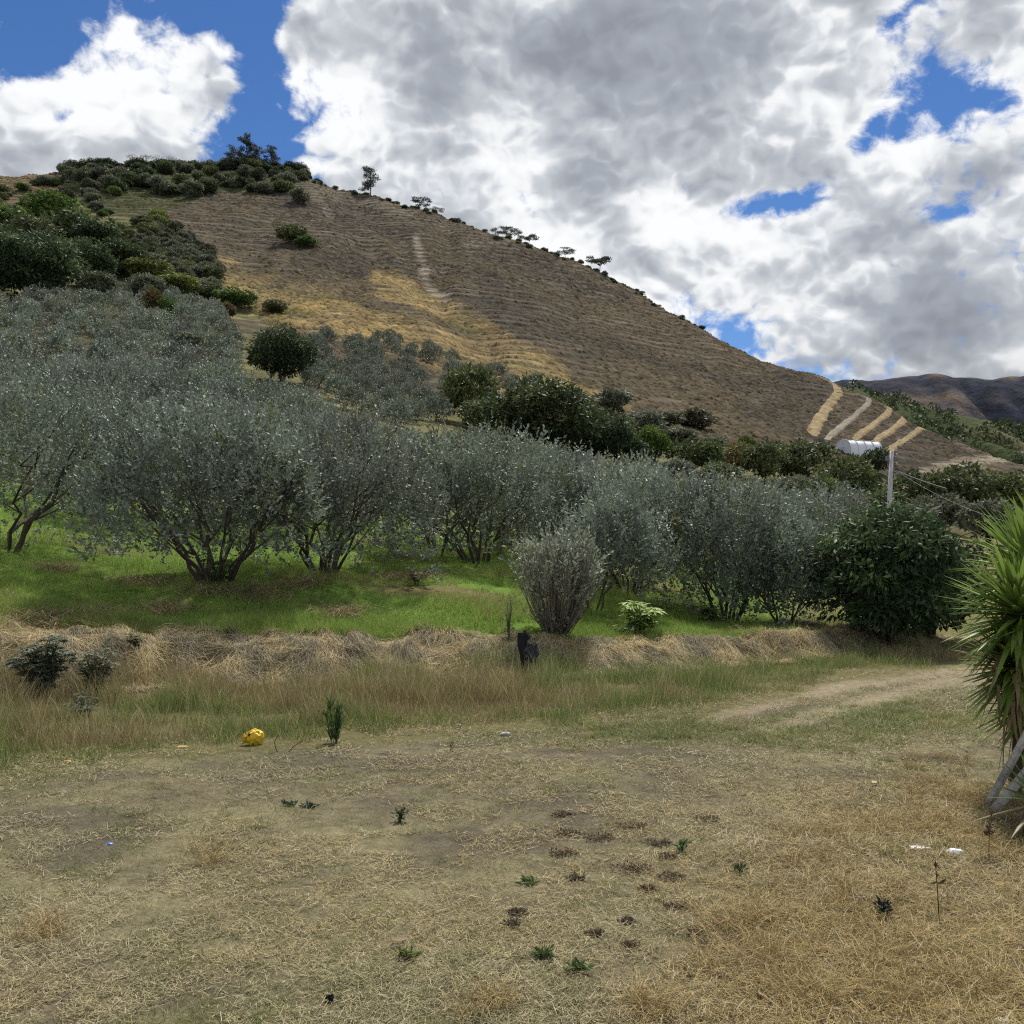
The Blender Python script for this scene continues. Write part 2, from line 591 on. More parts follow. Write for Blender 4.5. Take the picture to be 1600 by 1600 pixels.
def terrain(x, y, detail=True):
    x = np.asarray(x, float)
    y = np.asarray(y, float)
    yy = np.maximum(y, 0.5)
    u = np.clip(800 + F * x / yy, UG[0], UG[-1] - 1e-3)
    fu = (u - UG[0]) / (UG[1] - UG[0])
    iu = fu.astype(int)
    fu = fu - iu
    crest = CG[iu] * (1 - fu) + CG[iu + 1] * fu
    s = np.log(np.maximum(yy / crest, 1e-3))
    fs = np.clip(s / (SG[1] - SG[0]), 0, NS - 1.001)
    js = fs.astype(int)
    fs = fs - js
    z = (ZT[iu, js] * (1 - fu) + ZT[iu + 1, js] * fu) * (1 - fs) + (ZT[iu, js + 1] * (1 - fu) + ZT[iu + 1, js + 1] * fu) * fs
    t = yy - crest                         # metres behind the crest
    wob = 0.5 * (fbm(x * 0.9, y * 0.25, 3, 5) - 0.5)
    prof = smoothstep(-1.15, 0.02, t + wob * smoothstep(-2, -0.5, t))
    z = np.where(t < 0, z * prof, z)
    if detail:
        # lumps of cut hay on the bank, clods and low mounds on the flat
        onbank = smoothstep(-1.5, -0.5, t) * (1 - smoothstep(0.3, 1.3, t))
        z = z + onbank * (0.17 * (fbm(x * 1.6, y * 2.1, 3, 11) - 0.45) + 0.20 * (fbm(x * 4.0, y * 4.0, 3, 15) - 0.5))
        flat = 1 - smoothstep(-1.5, 0, t)
        z = z + flat * (0.07 * (fbm(x * 0.45, y * 0.45, 3, 21) - 0.5) + 0.035 * (fbm(x * 2.6, y * 2.6, 3, 31) - 0.5))
        terr = smoothstep(0.4, 1.5, t) * (1 - smoothstep(20, 40, t))
        z = z + terr * (0.22 * (fbm(x * 0.55, y * 0.9, 3, 41) - 0.5))
        hill = smoothstep(60, 160, y)
        z = z + hill * ((fbm(x / 26, y / 30, 4, 51) - 0.5) * 4.5 * smoothstep(90, 260, y) + (fbm(x / 7, y / 9, 3, 61) - 0.5) * 1.6 * (1 - 0.85 * smoothstep(1180, 1280, u)))
        # gullies that run down the face
        gul = np.abs(fbm(x / 30 + 0.15 * fbm(x / 8, y / 30, 2, 75), y / 160, 3, 71) - 0.5)
        z = z - hill * smoothstep(150, 240, y) * 1.2 * (1 - smoothstep(0.0, 0.09, gul))
        for line, dp, wd in (([(520, 350), (600, 290), (655, 240), (700, 190), (760, 165)], 2.4, 22.0), ([(450, 350), (540, 280), (600, 235), (660, 205)], 1.8, 14.0), ([(700, 300), (690, 250), (690, 200)], 1.0, 14.0)):
            dl = linedist(line, u + 14 * (fbm(x / 10, y / 14, 3, 81) - 0.5), y)
            z = z - hill * dp * np.exp(-(dl / wd) ** 2)
    return z


def proj(x, y, z):
    yy = np.maximum(y, 0.3)
    return 800 + F * x / yy, HY - F * (z - EYE) / yy


DM = np.geomspace(2.2, 460, 1500)


def hit(px, py, dmin=2.2):
    d = DM[DM > dmin]
    x = (px - 800) / F * d
    z = terrain(x, d)
    row = HY - F * (z - EYE) / d
    k = np.argmax(row <= py)
    if row[k] > py:
        k = int(np.argmin(row))
    return float(x[k]), float(d[k]), float(z[k])


def at(px, d):
    x = (px - 800) / F * d
    return float(x), float(d), float(terrain(np.array(x), np.array(float(d))))


def skyline(px):
    d = DM[DM > 60]
    x = (px - 800) / F * d
    z = terrain(x, d)
    row = HY - F * (z - EYE) / d
    k = int(np.argmin(row))
    return float(x[k]), float(d[k]), float(z[k]), float(row[k])


def green_patch(px, py):
    """share of fresh grass on the flat ground"""
    px = np.asarray(px, float)
    py = np.asarray(py, float)
    p = 0.0
    for cx, cy, rx, ry, k in ((1060, 1140, 190, 26, 1.0), (1430, 1128, 120, 42, 1.0), (20, 1215, 130, 34, 0.8), (760, 1160, 140, 16, 0.5), (1250, 1150, 120, 20, 0.5)):
        p = p + k * np.exp(-((px - cx) / rx) ** 2 - ((py - cy) / ry) ** 2)
    return np.clip(p * 1.1 + 1.1 * (fbm(px / 45, py / 14, 3, 171) - 0.62), 0, 1)


SOIL = np.array((0.108, 0.093, 0.067))
STRAW = np.array((0.26, 0.23, 0.13))
HAY = np.array((0.37, 0.30, 0.165))
GREEN = np.array((0.11, 0.18, 0.035))
OLIVE = np.array((0.155, 0.14, 0.06))
HILL = np.array((0.100, 0.084, 0.062))
HILLD = np.array((0.076, 0.066, 0.054))
TAN = np.array((0.270, 0.205, 0.105))
SCAR = np.array((0.26, 0.225, 0.175))
FLOOR = np.array((0.15, 0.145, 0.065))
SAND = np.array((0.27, 0.222, 0.15))


def lerp(a, b, t):
    return a + (b - a) * np.asarray(t)[..., None]


def zones(x, y, z):
    """surface cover by place"""
    px, py = proj(x, y, z)
    u = np.clip(px, UG[0], UG[-1])
    crest = np.interp(u, UG, CG)
    t = y - crest
    n1 = fbm(x * 0.7, y * 0.7, 4, 101)
    n2 = fbm(x * 2.5, y * 2.5, 3, 111)
    nb = fbm(x / 9, y / 12, 4, 121)
    nc = fbm(x / 28, y / 40, 4, 131)
    c = lerp(np.broadcast_to(SOIL * 0.9, x.shape + (3,)), STRAW * 0.75, smoothstep(0.38, 0.62, n1) * 0.45 + smoothstep(0.4, 0.65, n2) * 0.35)
    # tracks worn by wheels
    tr = np.minimum(linedist(TRACK_A, px, py) / 11, linedist(TRACK_B, px, py) / 11)
    c = lerp(c, SAND, (1 - smoothstep(0.3, 1.4, tr + 1.1 * (n2 - 0.5) + 0.8 * (n1 - 0.5))) * 0.6 * (t < 0))
    c = lerp(c, np.array((0.115, 0.13, 0.05)), green_patch(px, py) * 0.35 * (t < 0) * (y > 3))
    # strip of tall grass in front of the bank
    front = np.interp(px, [0, 400, 700, 1000, 1150, 1310, 1480], [1205, 1168, 1140, 1135, 1100, 1062, 1035])
    strip = (1 - smoothstep(0, 14, py - front + 20 * (n1 - 0.5))) * (t < -0.4)
    c = lerp(c, OLIVE * 0.75, strip * 0.8)
    c = lerp(c, HAY * 0.75, smoothstep(-1.5, -0.9, t) * (1 - smoothstep(0.1, 0.7, t + 1.2 * (n1 - 0.5))))
    ter = smoothstep(0.1, 0.7, t + 1.2 * (n1 - 0.5))
    gmix = smoothstep(0.20, 0.34, fbm(x * 0.35, y * 0.7, 3, 141)) * (1 - 0.85 * smoothstep(1180, 1280, px))
    g = lerp(np.broadcast_to(OLIVE * 0.9, x.shape + (3,)), GREEN * 1.0, gmix)
    c = lerp(c, g, ter)
    c = lerp(c, lerp(np.broadcast_to(FLOOR, x.shape + (3,)), HILL, smoothstep(0.4, 0.65, nb) * 0.6), smoothstep(24, 40, y))
    # the dry hill
    h = lerp(np.broadcast_to(HILL, x.shape + (3,)), HILLD, smoothstep(0.38, 0.62, nc))
    h = lerp(h, HILL * 1.2, smoothstep(0.52, 0.72, nb) * 0.6)
    q1 = linedist([(320, 440), (430, 475), (540, 500), (640, 525), (740, 560), (850, 605), (940, 645)], px, py) / 34
    q2 = linedist([(600, 440), (660, 470), (730, 505), (800, 548), (880, 598)], px, py) / 20
    spur = 1 - smoothstep(0.35, 1.45, np.minimum(q1, q2) + 1.0 * (nb - 0.5) + 0.9 * (fbm(x / 3.5, y / 5, 3, 162) - 0.5))
    h = lerp(h, lerp(np.broadcast_to(TAN, x.shape + (3,)), OLIVE, smoothstep(0.5, 0.7, nb) * 0.7), spur * (0.6 + 0.4 * smoothstep(0.35, 0.6, fbm(x / 5, y / 8, 3, 161))))
    left = inside([(-900, 200), (60, 262), (120, 300), (100, 330), (0, 330), (-900, 400)], px, py)
    h = lerp(h, TAN * 0.7, left * 0.5)
    gl = inside([(100, 262), (200, 240), (480, 250), (560, 290), (430, 285), (340, 300), (230, 340), (150, 350), (0, 430), (-900, 430), (-900, 330), (100, 310)], px + 40 * (nb - 0.5), py + 30 * (nc - 0.5))
    h = lerp(h, np.array((0.068, 0.078, 0.036)), gl * 0.75)
    sc = linedist([(650, 372), (655, 395), (664, 425), (658, 432), (672, 452), (696, 466)], px, py) + 14 * (fbm(x / 3, y / 6, 3, 151) - 0.5)
    h = lerp(h, SCAR, (1 - smoothstep(1, 9, sc)) * 0.7)
    sc2 = linedist([(470, 292), (505, 320), (520, 345)], px, py) + 16 * (fbm(x / 4, y / 6, 3, 152) - 0.5)
    sc3 = linedist([(470, 285), (560, 315), (640, 330)], px, py) + 26 * (fbm(x / 6, y / 6, 3, 153) - 0.5)
    sc4 = linedist([(730, 385), (790, 372), (830, 385)], px, py) + 26 * (fbm(x / 6, y / 6, 3, 154) - 0.5)
    h = lerp(h, SCAR * 0.75, (1 - smoothstep(1, 6, sc2)) * 0.7)
    h = lerp(h, SCAR * 0.62, (1 - smoothstep(2, 14, sc3)) * 0.6)
    h = lerp(h, SCAR * 0.62, (1 - smoothstep(2, 14, sc4)) * 0.7)
    sc5 = linedist([(1440, 740), (1480, 728), (1560, 716), (1600, 712)], px, py)
    h = lerp(h, SCAR * 0.9, (1 - smoothstep(4, 11, sc5)))
    hm = smoothstep(95, 125, y - 0.02 * (px - 700) + 20 * (nb - 0.5))
    vl = inside([(-900, 300), (0, 330), (120, 310), (230, 350), (330, 430), (480, 540), (480, 640), (-900, 640)], px, py)
    hm = hm * (1 - 0.75 * vl)
    return lerp(c, h, hm)


def build_ground():
    ox = -8.0
    a = np.concatenate([np.linspace(-2.2, -0.62, 40)[:-1], np.linspace(-0.62, 0.62, 330), np.linspace(0.62, 2.2, 40)[1:]])
    y = np.concatenate([np.linspace(-7, 2, 18)[:-1], np.linspace(2, 24, 190)[:-1], np.geomspace(24, 60, 60)[:-1], np.geomspace(60, 470, 200), np.geomspace(480, 800, 12)])
    Y, A = np.meshgrid(y, a, indexing='ij')
    X = A * (Y - ox)
    Z = terrain(X, Y)
    nr, nc = X.shape
    i = np.arange(nr - 1)[:, None] * nc
    j = np.arange(nc - 1)[None, :]
    q = np.stack([i + j, i + j + 1, i + nc + j + 1, i + nc + j], -1).reshape(-1, 4)
    v = np.stack([X, Y, Z], -1).reshape(-1, 3)
    col = zones(X.ravel(), Y.ravel(), Z.ravel())
    me = make_mesh('ground', v, q, col, M_ground, True)
    return obj('ground', me, kind='structure', label='dry trampled field rising into terraced orchard and bare brown hillside')


build_ground()

# ------------------------------------------------------------------ far hills and mountains
def ridge(name, label, prof, d0, d1, base_row, col_fn, seed, rough):
    px = np.linspace(prof[0][0], prof[-1][0], 260)
    top = np.interp(px, [p[0] for p in prof], [p[1] for p in prof])
    k = np.hanning(9) / np.hanning(9).sum()
    top = np.convolve(np.pad(top, 4, mode='edge'), k, 'valid')
    n = 90
    s = np.linspace(0, 1.25, n)
    V, SP = [], []
    for si in s:
        d = d0 + (d1 - d0) * si
        zt = EYE + (HY - top) / F * d1
        zb = EYE + (HY - base_row) / F * d0
        e = min(si, 1.0)
        prof_ = e ** 0.9
        z = zb + (zt - zb) * prof_ - max(0, si - 1) * (d1 - d0) * 0.6
        x = (px - 800) / F * d1
        amp = rough * (0.25 + math.sin(math.pi * min(e, 1.0)))
        spur = np.abs(fbm(x / (rough * 1.7) + 0.8 * fbm(x / (rough * 6), np.full_like(x, d) / (rough * 6), 2, seed + 3), np.full_like(x, d) / (rough * 16), 4, seed) - 0.5) * 2
        z = z - amp * 2.6 * (1 - spur) ** 2 * (0.25 + 0.75 * math.sin(math.pi * min(e, 1)))
        SP.append(spur)
        V.append(np.stack([x, np.full_like(x, d), z], -1))
    V = np.array(V)
    nr, nc = n, len(px)
    i = np.arange(nr - 1)[:, None] * nc
    j = np.arange(nc - 1)[None, :]
    q = np.stack([i + j, i + j + 1, i + nc + j + 1, i + nc + j], -1).reshape(-1, 4)
    v = V.reshape(-1, 3)
    me = make_mesh(name, v, q, col_fn(v, np.array(SP).ravel()), M_far, True)
    return obj(name, me, kind='structure', label=label), V


def far_material():
    m = bpy.data.materials.new('far_slope')
    m.use_nodes = True
    n = NT(m.node_tree)
    p = n.node('ShaderNodeBsdfPrincipled')
    out = n.node('ShaderNodeOutputMaterial')
    a = n.node('ShaderNodeAttribute', attribute_name='Col')
    g = n.node('ShaderNodeNewGeometry')
    f = n.noise(g.outputs['Position'], 0.02, 9, 0.68)
    col = n.mix(1.0, a.outputs['Color'], n.smooth(f, 0.3, 0.7, 0.6, 1.4), 'MULTIPLY')
    n.link(col, p.inputs['Base Color'])
    p.inputs['Roughness'].default_value = 0.95
    p.inputs['Specular IOR Level'].default_value = 0.02
    b = n.node('ShaderNodeBump')
    b.inputs['Strength'].default_value = 0.8
    b.inputs['Distance'].default_value = 20
    n.link(f, b.inputs['Height'])
    n.link(b.outputs[0], p.inputs['Normal'])
    n.link(p.outputs[0], out.inputs['Surface'])
    return m


M_far = far_material()


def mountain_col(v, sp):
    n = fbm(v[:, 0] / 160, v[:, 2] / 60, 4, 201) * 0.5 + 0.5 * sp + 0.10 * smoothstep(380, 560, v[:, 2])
    c = lerp(np.broadcast_to(np.array((0.036, 0.040, 0.055)), v.shape), np.array((0.16, 0.12, 0.088)), smoothstep(0.38, 0.66, n))  # gullies dark with scrub and painted shade, spurs and heights painted sunlit
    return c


def wood_col(v, sp):
    n = fbm(v[:, 0] / 30, v[:, 1] / 60, 4, 211)
    return lerp(np.broadcast_to(np.array((0.055, 0.07, 0.032)), v.shape), np.array((0.13, 0.115, 0.07)), smoothstep(0.5, 0.7, n) * 0.7)


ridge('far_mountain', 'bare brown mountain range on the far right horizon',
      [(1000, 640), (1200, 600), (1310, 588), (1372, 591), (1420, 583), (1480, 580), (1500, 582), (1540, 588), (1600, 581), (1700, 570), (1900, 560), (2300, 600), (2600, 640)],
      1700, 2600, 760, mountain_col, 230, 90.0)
wood_obj, wood_v = ridge('wooded_hill', 'low scrub-covered hill behind the dirt roads',
      [(1100, 660), (1250, 610), (1330, 602), (1400, 618), (1470, 640), (1540, 652), (1600, 665), (1750, 672), (2000, 690), (2400, 720)],
      380, 640, 775, wood_col, 260, 14.0)

# ------------------------------------------------------------------ dirt roads on the right flank of the hill
M_road = material('dirt_road', 0.95, 0.02, noise=(0.6, 0.25), bump=(1.5, 0.4, 0.2))


def drape(name, label, pts, width, col, cat='road', n=90):
    pts = np.asarray(pts, float)
    t = np.linspace(0, 1, len(pts))
    ti = np.linspace(0, 1, n)
    qx = np.interp(ti, t, pts[:, 0])
    qy = np.interp(ti, t, pts[:, 1])
    k = np.hanning(9) / np.hanning(9).sum()
    qx = np.convolve(np.pad(qx, 4, mode='reflect', reflect_type='odd'), k, 'valid')
    qy = np.convolve(np.pad(qy, 4, mode='reflect', reflect_type='odd'), k, 'valid')
    P = np.array([hit(a, b, 60) for a, b in zip(qx, qy)])
    for _ in range(6):
        P[1:-1] = 0.25 * P[:-2] + 0.5 * P[1:-1] + 0.25 * P[2:]
    T = np.gradient(P, axis=0)
    N = np.stack([T[:, 1], -T[:, 0]], -1)
    N /= np.linalg.norm(N, axis=1, keepdims=True) + 1e-9
    V, cc = [], []
    offs = np.linspace(-1, 1, 7)
    W = np.broadcast_to(np.asarray(width, float), (n,)) * (0.85 + 0.3 * rng.random(n))
    for o in offs:
        wo = W * 0.5 * o * (1 + (0.5 * (fbm(P[:, 0] / 1.5, P[:, 1] / 1.5 + 7 * o, 3, 901) - 0.5) if abs(o) > 0.9 else 0))
        xx = P[:, 0] + N[:, 0] * wo
        yy = P[:, 1] + N[:, 1] * wo
        zz = terrain(xx, yy) + np.interp(np.arange(n), [0, 5, n - 6, n - 1], [-0.5, 0, 0, -0.5]) + (0.28 if abs(o) < 0.99 else -0.3)
        V.append(np.stack([xx, yy, zz], -1))
        cc.append(np.broadcast_to(np.asarray(col), (n, 3)) * (0.7 + 0.5 * rng.random((n, 1))))
    V = np.array(V)
    nr, nc = V.shape[:2]
    i = np.arange(nr - 1)[:, None] * nc
    j = np.arange(nc - 1)[None, :]
    q = np.stack([i + j, i + j + 1, i + nc + j + 1, i + nc + j], -1).reshape(-1, 4)
    me = make_mesh(name, V.reshape(-1, 3), q, np.array(cc).reshape(-1, 3), M_road, True)
    return obj(name, me, kind='structure', label=label)


drape('dirt_road', 'broad straw-coloured track climbing to the ridge shoulder', [(1265, 684), (1280, 657), (1296, 633), (1311, 614), (1306, 602), (1290, 594), (1268, 586)], np.linspace(3.0, 2.2, 90), TAN * np.array((0.88, 0.90, 1.0)))
drape('dirt_road', 'pale grey two-rut dirt road curving up past the greenhouse', [(1288, 690), (1319, 664), (1347, 641), (1358, 630), (1358, 622), (1350, 616), (1334, 610)], 1.5, SCAR * 0.85)
drape('dirt_road', 'straw-coloured terrace track directly above the greenhouse', [(1330, 690), (1369, 661), (1388, 647), (1391, 639), (1386, 633), (1372, 629)], 1.7, TAN * np.array((0.88, 0.90, 1.0)))
drape('dirt_road', 'middle straw-coloured terrace track right of the greenhouse', [(1362, 694), (1403, 666), (1414, 655), (1418, 649), (1414, 644), (1402, 641)], 1.7, TAN * np.array((0.88, 0.90, 1.0)))
drape('dirt_road', 'lowest straw-coloured terrace track near the end of the spur', [(1376, 712), (1414, 689), (1434, 674), (1448, 665), (1446, 660), (1434, 658)], 1.5, TAN * np.array((0.88, 0.90, 1.0)))

# ------------------------------------------------------------------ trees: builders
BARK = np.array((0.085, 0.07, 0.055))
SILVER = np.array((0.188, 0.216, 0.165))


def bez(p0, p1, p2, n):
    t = np.linspace(0, 1, n)[:, None]
    return (1 - t) ** 2 * p0 + 2 * t * (1 - t) * p1 + t ** 2 * p2


def silver_tree(tag_, H, Rr, shoots, per, leaf, stems=8, open_=0.36, low=0.22, twig=0, col=SILVER, sides=5, shell=0.4, rodlen=0.3, upright=0.5, lean=0.0, pale=0.18):
    """many-stemmed silver-leaved orchard tree: trunk mesh + crown mesh"""
    lump = rng.random((7, 3)) * [2 * np.pi, 1, 1]
    tr = MB()
    tips = []
    for i in range(stems):
        an = 2 * np.pi * (i + rng.random() * 0.6) / stems
        rad = Rr * (0.45 + 0.4 * rng.random())
        zt = H * (0.5 + 0.25 * rng.random())
        p0 = np.array((0.13 * math.cos(an), 0.13 * math.sin(an), -0.25))
        p1 = np.array((0.42 * rad * math.cos(an), 0.42 * rad * math.sin(an), zt * (0.42 + 0.2 * rng.random())))
        p2 = np.array((rad * math.cos(an) + lean * zt, rad * math.sin(an), zt))
        pts = bez(p0, p1, p2, 9)
        pts[2:-1] += rng.normal(size=(6, 3)) * 0.025 * Rr
        r0 = H * (0.0095 + 0.009 * rng.random())
        tr.tube(pts, np.linspace(r0, r0 * 0.3, 9), sides, BARK * (0.7 + 0.6 * rng.random()), cap=False, jag=0.2)
        for k in range(4):
            b = pts[3 + (k % 5)]
            an2 = an + rng.normal() * 0.9
            e = b + np.array((math.cos(an2) * Rr * 0.42, math.sin(an2) * Rr * 0.42, H * (0.16 + 0.22 * rng.random())))
            q = bez(b, 0.5 * (b + e) + np.array((0, 0, -0.04 * H)), e, 5)
            tr.tube(q, np.linspace(r0 * 0.5, r0 * 0.14, 5), 4, BARK * (0.8 + 0.5 * rng.random()), cap=False)
            tips.append(e)
    tips = np.array(tips)
    # crown: shoots fill a lumpy dome that is open underneath around the stems
    n = shoots
    th = rng.random(n) * 2 * np.pi
    rr = np.sqrt(rng.random(n))
    lumpy = 1 + 0.13 * np.sin(3 * th + lump[0, 0]) * lump[0, 1] + 0.12 * np.sin(5 * th + lump[1, 0]) + 0.06 * np.sin(8 * th + lump[2, 0])
    zt = H * (0.30 + 0.70 * np.sqrt(np.maximum(0, 1 - (rr * 0.97) ** 2.4)))
    zt *= 1 + 0.22 * (fbm(rr * np.cos(th) * 2.3 + lump[3, 0] * 5, rr * np.sin(th) * 2.3, 3, int(lump[4, 0] * 99)) - 0.5)
    zb = H * np.where(rr < 0.6, open_ + 0.10 * rng.random(n), open_ - (open_ - low) * smoothstep(0.6, 1.0, rr))
    f = 1 - rng.random(n) ** (1 / shell) if shell < 1 else rng.random(n)
    f = np.where(rng.random(n) < 0.72, 1 - 0.42 * rng.random(n) ** 1.5, rng.random(n))
    z = zb + (zt - zb) * f - rodlen * 0.6
    P = np.stack([Rr * rr * lumpy * np.cos(th) + lean * z, Rr * rr * lumpy * np.sin(th), z], -1)
    # gaps
    g = fbm(P[:, 0] * 2.4 / Rr * 1.6 + lump[5, 0], P[:, 2] * 2.2 / Rr * 1.6 + P[:, 1] * 1.7 / Rr, 3, int(lump[6, 0] * 77))
    keep = g > 0.36 - 0.12 * rng.random(n)
    P, th, rr, f = P[keep], th[keep], rr[keep], f[keep]
    rodlen = rodlen * 1.0
    n = len(P)
    tall = (f > 0.8) & (rng.random(n) < 0.35)
    out = np.stack([np.cos(th) * rr * 0.9, np.sin(th) * rr * 0.9, np.full(n, upright) + 0.5 * f + 1.6 * tall], -1) + rng.normal(size=(n, 3)) * 0.35
    out /= np.linalg.norm(out, axis=1, keepdims=True)
    sl_ = rodlen * (0.6 + 0.8 * rng.random(n)) * (1 + 0.6 * tall)
    cr = MB()
    k = np.tile((np.arange(per) + 0.5) / per, n)
    idx = np.repeat(np.arange(n), per)
    base = P[idx] + out[idx] * (sl_[idx] * k)[:, None]
    ax = out[idx] * (0.55 + 0.5 * k)[:, None] + rand_dirs(n * per) * 0.85
    big = smoothstep(0.3, 0.7, fbm(P[:, 0] * 1.6 + 31, P[:, 2] * 1.8 + P[:, 1] * 1.2, 3, 951))
    tone = ((0.7 + 0.35 * rng.random(n)) * (0.68 + 0.7 * big))[idx] * (0.8 + 0.4 * rng.random(n * per))
    cc = np.asarray(col)[None, :] * tone[:, None]
    pl = rng.random(n * per) < pale
    cc[pl] = np.array((0.235, 0.265, 0.215)) * (0.7 + 0.5 * rng.random((pl.sum(), 1)))
    yl = rng.random(n) < 0.05
    yy = yl[idx]
    cc[yy] = np.array((0.16, 0.17, 0.06)) * (0.7 + 0.5 * rng.random((yy.sum(), 1)))
    L = leaf * (0.7 + 0.6 * rng.random(n * per))
    cr.leaves(base, ax, L, L * 0.5, cc, 0.12)
    if twig:
        ti = rng.choice(n, min(twig, n), replace=False)
        for i in ti:
            b = tips[np.argmin(np.sum((tips - P[i]) ** 2, 1))]
            tr.tube(np.array([b, 0.5 * (b + P[i]) + rng.normal(size=3) * 0.05, P[i] + out[i] * sl_[i]]), [0.008, 0.006, 0.003], 3, BARK * 1.4, cap=False)
    return tr.mesh(tag_ + '_trunk', M_bark, True), cr.mesh(tag_ + '_crown', M_silver)


def broad_tree(tag_, H, Rr, lumps, per, leaf, col, stem_h=0.2, aspect=0.33, skirt=0.12, trunk_r=0.05, droop=0.35, var=0.5, light=None, flat=1.0, nstem=3):
    """round broadleaf tree: the crown is many leafy lumps, each a shell of drooping leaves"""
    tr = MB()
    for i in range(nstem):
        an = 2 * np.pi * (i + rng.random()) / max(nstem, 1)
        top = np.array((0.35 * Rr * math.cos(an), 0.35 * Rr * math.sin(an), H * 0.75))
        pts = bez(np.array((0.05 * math.cos(an), 0.05 * math.sin(an), -0.3)), np.array((0.1 * Rr * math.cos(an), 0.1 * Rr * math.sin(an), H * 0.4)), top, 7)
        tr.tube(pts, np.linspace(trunk_r * H * 0.6, trunk_r * H * 0.15, 7), 6, BARK * (0.8 + 0.4 * rng.random()), cap=False, jag=0.15)
        for k in range(4):
            b = pts[2 + k]
            e = b + np.array((rng.normal() * Rr * 0.5, rng.normal() * Rr * 0.5, H * 0.18 * rng.random()))
            tr.tube(bez(b, 0.5 * (b + e), e, 4), np.linspace(trunk_r * H * 0.25, trunk_r * H * 0.06, 4), 4, BARK, cap=False)
    cz = H * (skirt + (1 - skirt) * 0.5)
    hz = H * (1 - skirt) * 0.5
    d = rand_dirs(lumps)
    rad = 0.55 + 0.42 * rng.random(lumps) ** 0.6
    ctr = d * rad[:, None] * np.array((Rr, Rr, hz)) * 0.86 + np.array((0, 0, cz))
    lr = Rr * (0.20 + 0.16 * rng.random(lumps)) * (1.25 if lumps < 25 else 1.0)
    n = lumps * per
    idx = np.repeat(np.arange(lumps), per)
    dd = rand_dirs(n)
    dd[:, 2] = np.abs(dd[:, 2]) * 1.1 - 0.35
    dd /= np.linalg.norm(dd, axis=1, keepdims=True)
    sh = 1 - 0.35 * rng.random(n) ** 2
    base = ctr[idx] + dd * (lr[idx] * sh)[:, None] * np.array((1, 1, 0.8 * flat))
    base[:, 2] = np.maximum(base[:, 2], 0.02 * H)
    ax = dd * 0.8 + rand_dirs(n) * 0.75 + np.array((0, 0, -droop))
    tone = (1 - var / 2 + var * rng.random(lumps))[idx] * (0.65 + 0.7 * rng.random(n))
    cc = np.asarray(col)[None] * tone[:, None]
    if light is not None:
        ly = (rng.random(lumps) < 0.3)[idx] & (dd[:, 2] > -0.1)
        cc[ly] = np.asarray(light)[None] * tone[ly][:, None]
    cr = MB()
    L = leaf * (0.7 + 0.6 * rng.random(n))
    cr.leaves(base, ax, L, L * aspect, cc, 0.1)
    return tr.mesh(tag_ + '_trunk', M_bark, True), cr.mesh(tag_ + '_crown', M_leaf)


def plant_tree(name, meshes, loc, scale=1.0, rz=None, label=None, cat='tree', group=None, sz=None):
    rz = rng.random() * 6.28 if rz is None else rz
    s3 = (scale, scale, scale if sz is None else sz)
    e = empty(name, loc, rz, label, cat, group, s3)
    obj('trunk', meshes[0], e)
    obj('crown', meshes[1], e)
    return e


# ------------------------------------------------------------------ the near orchard row
def height(px, d, top):
    x, y, z = at(px, d)
    return EYE + (HY - top) / F * d - z


NEAR = []


def near_tree(px, d, top, wpx, label, shoots=2300, per=11, leaf=0.075, **kw):
    loc = at(px, d)
    H = height(px, d, top)
    Rr = wpx * 1.18 / 2 / F * d
    NEAR.append(loc)
    m = silver_tree('near_tree', H, Rr, shoots, per, leaf, **kw)
    plant_tree('orchard_tree', m, loc, 1.0, 0.0, label, 'tree', 'front row of silver-leaved orchard trees')
    return m


near_tree(338, 16.5, 640, 320, 'silver-leaved orchard tree with wide V of bare dark stems on the left grass', shoots=3000, stems=10, open_=0.22, low=0.20)
near_tree(505, 18.5, 655, 310, 'silver-leaved orchard tree with low branch sweeping right over the grass', shoots=2900, stems=10, open_=0.16, low=0.04)
near_tree(5, 18.0, 585, 370, 'silver-leaved orchard tree cut by the left edge of the picture', shoots=3000, open_=0.14, low=0.02)
near_tree(748, 22.0, 680, 270, 'silver-leaved orchard tree with short trunk behind the bright green grass', shoots=2300, leaf=0.085, open_=0.12, low=0.03)
near_tree(985, 22.0, 735, 230, 'silver-leaved orchard tree with fan of thick stems behind the leafy sapling', shoots=2300, leaf=0.085, open_=0.20, low=0.14)
near_tree(1138, 20.0, 758, 205, 'silver-leaved orchard tree with dark upright stems right of the leafy sapling', shoots=2300, leaf=0.08, open_=0.15, low=0.10)
near_tree(1226, 19.0, 830, 140, 'small silver-leaved orchard tree with single thin trunk beside the dark bushy tree', shoots=1400, leaf=0.08, stems=4, open_=0.16, low=0.12)
near_tree(925, 18.0, 790, 150, 'leaning silver-leaved orchard tree directly behind the twiggy bush', shoots=1300, stems=4, open_=0.25, low=0.2, lean=0.28)

